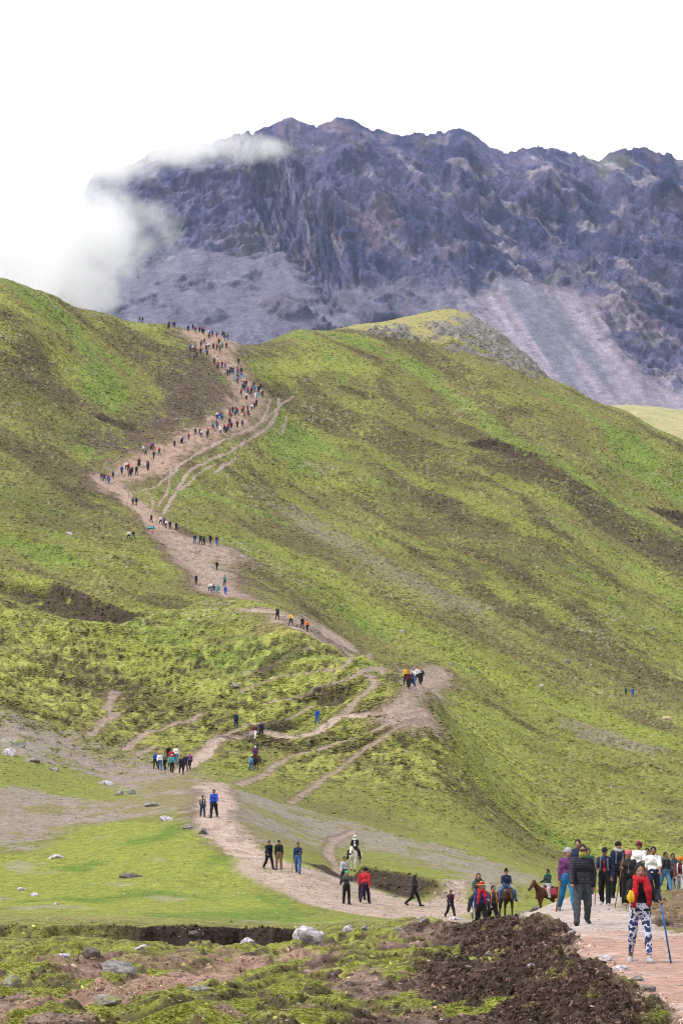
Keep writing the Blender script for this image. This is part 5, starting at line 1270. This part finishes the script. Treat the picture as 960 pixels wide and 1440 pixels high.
BL = [  # column, row of base, width px, height px, rock, label
 (432, 1325, 54, 26, 1, 'large pale lilac boulder at the meadow edge, biggest of all'), (163, 1368, 70, 20, 0, 'long low grey boulder in the middle of the near pasture'),
 (128, 1346, 34, 14, 3, 'dark brown boulder behind the long low grey one'), (14, 1386, 36, 18, 2, 'mossy grey boulder cut by the left frame edge'),
 (280, 1392, 40, 11, 0, 'flat pale boulder beside the near pink track'), (146, 1414, 44, 14, 2, 'half-buried mossy stone in front of the pink track'),
 (349, 1326, 26, 11, 1, 'pale stone just left of the large lilac boulder'), (490, 1310, 20, 11, 1, 'white rounded stone right of the large lilac boulder'),
 (512, 1308, 14, 8, 0, 'small grey stone next to the white rounded one'), (201, 1334, 24, 8, 1, 'whitish flat stone below the peat bank'), (275, 1320, 18, 9, 3, 'brown clod-like stone under the peat bank'),
 (92, 1346, 20, 8, 1, 'pale slab on the turf left of the brown boulder'), (80, 1207, 26, 8, 1, 'lone white boulder on the bright meadow'), (29, 1252, 16, 6, 1, 'pale stone low on the meadow, left of a pair'),
 (47, 1260, 15, 6, 1, 'pale stone low on the meadow, right of a pair'), (80, 1272, 9, 4, 1, 'tiny pale stone near the meadow edge'), (185, 1234, 34, 8, 3, 'brown earth-covered rock in the middle of the meadow'),
 (12, 1062, 24, 12, 1, 'pale boulder under the moss ledge at the left frame edge'), (48, 1072, 26, 8, 0, 'grey rock, upper of two on the gravel strip'), (76, 1084, 26, 9, 0, 'grey rock, lower of two on the gravel strip'),
 (18, 1048, 44, 14, 2, 'yellow moss-covered ledge rock at the left frame edge'), (149, 1103, 26, 9, 1, 'pale rock above the meadow, left in its row'), (168, 1118, 16, 8, 0, 'grey rock above the meadow, middle in its row'), (184, 1117, 16, 9, 0, 'grey rock above the meadow, right in its row'),
 (214, 1134, 24, 9, 0, 'rock above the trail corner with moss round it'), (235, 1154, 22, 10, 1, 'pale rock at the meadow top near the trail corner'), (266, 1165, 20, 8, 0, 'grey rock just left of the bright trail stretch'), (285, 1172, 20, 9, 0, 'grey rock touching the bright trail stretch'),
 (200, 503, 9, 5, 3, 'dark rock high on the left slope'), (634, 936, 9, 5, 0, 'grey rock on the right slope above the bright band'), (565, 889, 8, 5, 1, 'white rock on the right slope near the gravel streak'), (762, 966, 8, 5, 1, 'white rock low on the right slope'),
 (796, 932, 12, 6, 0, 'largest grey rock low on the right slope'), (97, 752, 10, 6, 1, 'pale rock above the dark slump on the left slope'), (330, 968, 14, 9, 0, 'grey outcrop stone between the spur tracks'), (447, 972, 16, 11, 3, 'dark outcrop at the head of the peat gully'), (555, 1262, 10, 6, 3, 'brown stone at the foot of the dark cut bank'),
 (560, 1308, 18, 7, 0, 'flat stone at the near end of the trail rim'), (598, 1298, 22, 9, 0, 'grey stone on the trail rim, left of a pair'), (640, 1294, 24, 8, 1, 'pale stone on the trail rim, right of a pair'), (658, 1362, 13, 6, 0, 'grey stone stuck in the dark earth bank'), (746, 1360, 14, 6, 1, 'white stone lying on the dark earth bank'), (686, 1345, 16, 9, 0, 'grey-brown stone on the flank of the dark earth bank'),
]
for k, (px, row, w, hh, mi, lb) in enumerate(BL):
    xy = hit(px, row); d = xy[1]; sx = w * d / F * .56; sz = hh * d / F * .75
    me = boulder(100 + k, 3 if w > 12 else 2); me.materials.append(RK[mi]); o = new_obj('boulder', me)
    o.location = (xy[0], xy[1] + sx * .35, ground_z(xy[0], xy[1] + sx * .3) + sz * .22); o.scale = (sx, sx * .8, sz); o.rotation_euler = (0, 0, R((k * 37) % 50 - 25))
    tag(o, lb, 'boulder', 'boulders and rocks lying about')
# stones set along the left edge of the footpath
rnd = random.Random(5); em = [boulder(300 + k, 2) for k in range(6)]
for m in em: m.materials.append(RK[0]); 
ys = [34.0]
while ys[-1] < 78: ys.append(ys[-1] + rnd.uniform(.9, 2.6) * (.6 + ys[-1] / 60))
for k, yy in enumerate(ys):
    xx = float(np.interp(yy, [15, 34, 42, 69, 85], [3.9, 3.8, 3.88, 4.9, 5.4])) + rnd.uniform(-.12, .22); s = rnd.uniform(.07, .17)
    o = new_obj('edging_stone', em[k % 6]); o.location = (xx, yy, ground_z(xx, yy) + s * .15); o.scale = (s * rnd.uniform(.9, 1.5), s, s * rnd.uniform(.5, .8)); o.rotation_euler = (rnd.uniform(-.2, .2), rnd.uniform(-.2, .2), rnd.uniform(0, 6))
    o.material_slots[0].link = 'OBJECT'; o.material_slots[0].material = RK[rnd.choice([0, 0, 1, 1, 3])]
    tag(o, '%s stone from the near end along the left edge of the footpath' % (ORD[k] if k < 16 else 'number %d' % (k + 1)), 'stone', 'stones edging the footpath')
# heap of stones by the dark brown horse
for k in range(16):
    px = rnd.uniform(722, 758); d = rnd.uniform(98, 106); x, y = (px - CX) / F * d, d; s = rnd.uniform(.14, .26)
    o = new_obj('heaped_stone', em[(k * 5) % 6]); o.location = (x, y, ground_z(x, y) + s * .3 + (.22 if k % 3 == 0 else 0)); o.scale = (s * 1.2, s, s * .75); o.rotation_euler = (rnd.uniform(-.4, .4), rnd.uniform(-.4, .4), rnd.uniform(0, 6))
    o.material_slots[0].link = 'OBJECT'; o.material_slots[0].material = RK[rnd.choice([0, 1, 0, 3])]
    tag(o, 'grey stone of the loose heap between the two brown horses', 'stone', 'stones of the heap by the horses')

# ------------------------------------------------------------------ small signboard on two posts below the trail
sg = bpy.data.objects.new('signboard', None); COL.objects.link(sg); xy = hit(222, 752); k = xy[1] / F
sg.location = (xy[0] - 10 * k, xy[1], ground_z(xy[0] - 10 * k, xy[1]) - .05)
tag(sg, 'small turquoise signboard on a post below the trail', 'sign')
def bx(name, lo, hi, m, par):
    v = [(x, y, z) for x in (lo[0], hi[0]) for y in (lo[1], hi[1]) for z in (lo[2], hi[2])]
    return new_obj(name, mesh_np(name, np.array(v), np.array([(0, 1, 3, 2), (4, 6, 7, 5), (0, 4, 5, 1), (2, 3, 7, 6), (0, 2, 6, 4), (1, 5, 7, 3)]), [m], smooth=False), par)
pb = bx('panel', (-.55, -.03, .75), (.55, .03, 1.25), cloth((.02, .20, .24), .6, 6, .2), sg)
bx('print_band', (-.46, -.036, .93), (.46, -.031, 1.06), cloth((.16, .42, .46), .6, 6, .2), pb)
for x in (-.42, .42): bx('post', (x - .05, .032, 0), (x + .05, .12, 1.2), M_WOOD, sg)

# ------------------------------------------------------------------ grazing alpaca on the right slope
g = Field(.05); g.cap((-.35, 0, .85), (.35, 0, .85), .25, .24, 0, .08).cap((.42, 0, .95), (.72, -.02, .62), .13, .10, 0, .06).cap((.72, -.02, .62), (.90, -.03, .50), .095, .065, 0, .04)
for x in (-.33, .33):
    for y in (-.13, .13): g.cap((x, y, .75), (x + (.04 if y > 0 else -.04), y, .38), .11, .065, 0, .05).cap((x + (.04 if y > 0 else -.04), y, .38), (x, y, .03), .06, .045, 0, .03)
g.cap((.66, -.06, .74), (.64, -.08, .86), .03, .015, 0, .02).cap((.66, .04, .74), (.64, .06, .86), .03, .015, 0, .02).cap((-.58, 0, .95), (-.68, 0, .78), .07, .05, 0, .04)
V, Fc, lab = g.mesh(None, lambda x, y, z: .012 * np.sin(x * 40) * np.sin(z * 37 + y * 30))
al_ = part_mesh('alpaca', V, Fc, [cloth((.50, .40, .28), .95, 9, .35)]); xy = hit(936, 1018); al_.location = (xy[0], xy[1], ground_z(*xy) - .02); al_.rotation_euler = (0, 0, R(8)); al_.scale = (1.1,) * 3
tag(al_, 'cream coloured alpaca grazing low on the right slope', 'alpaca')
print('all', round(time.time() - T0, 1))
print('triangles', sum(sum(len(p.vertices) - 2 for p in m.polygons) if len(m.polygons) < 5000 else len(m.polygons) * 2 for m in bpy.data.meshes))
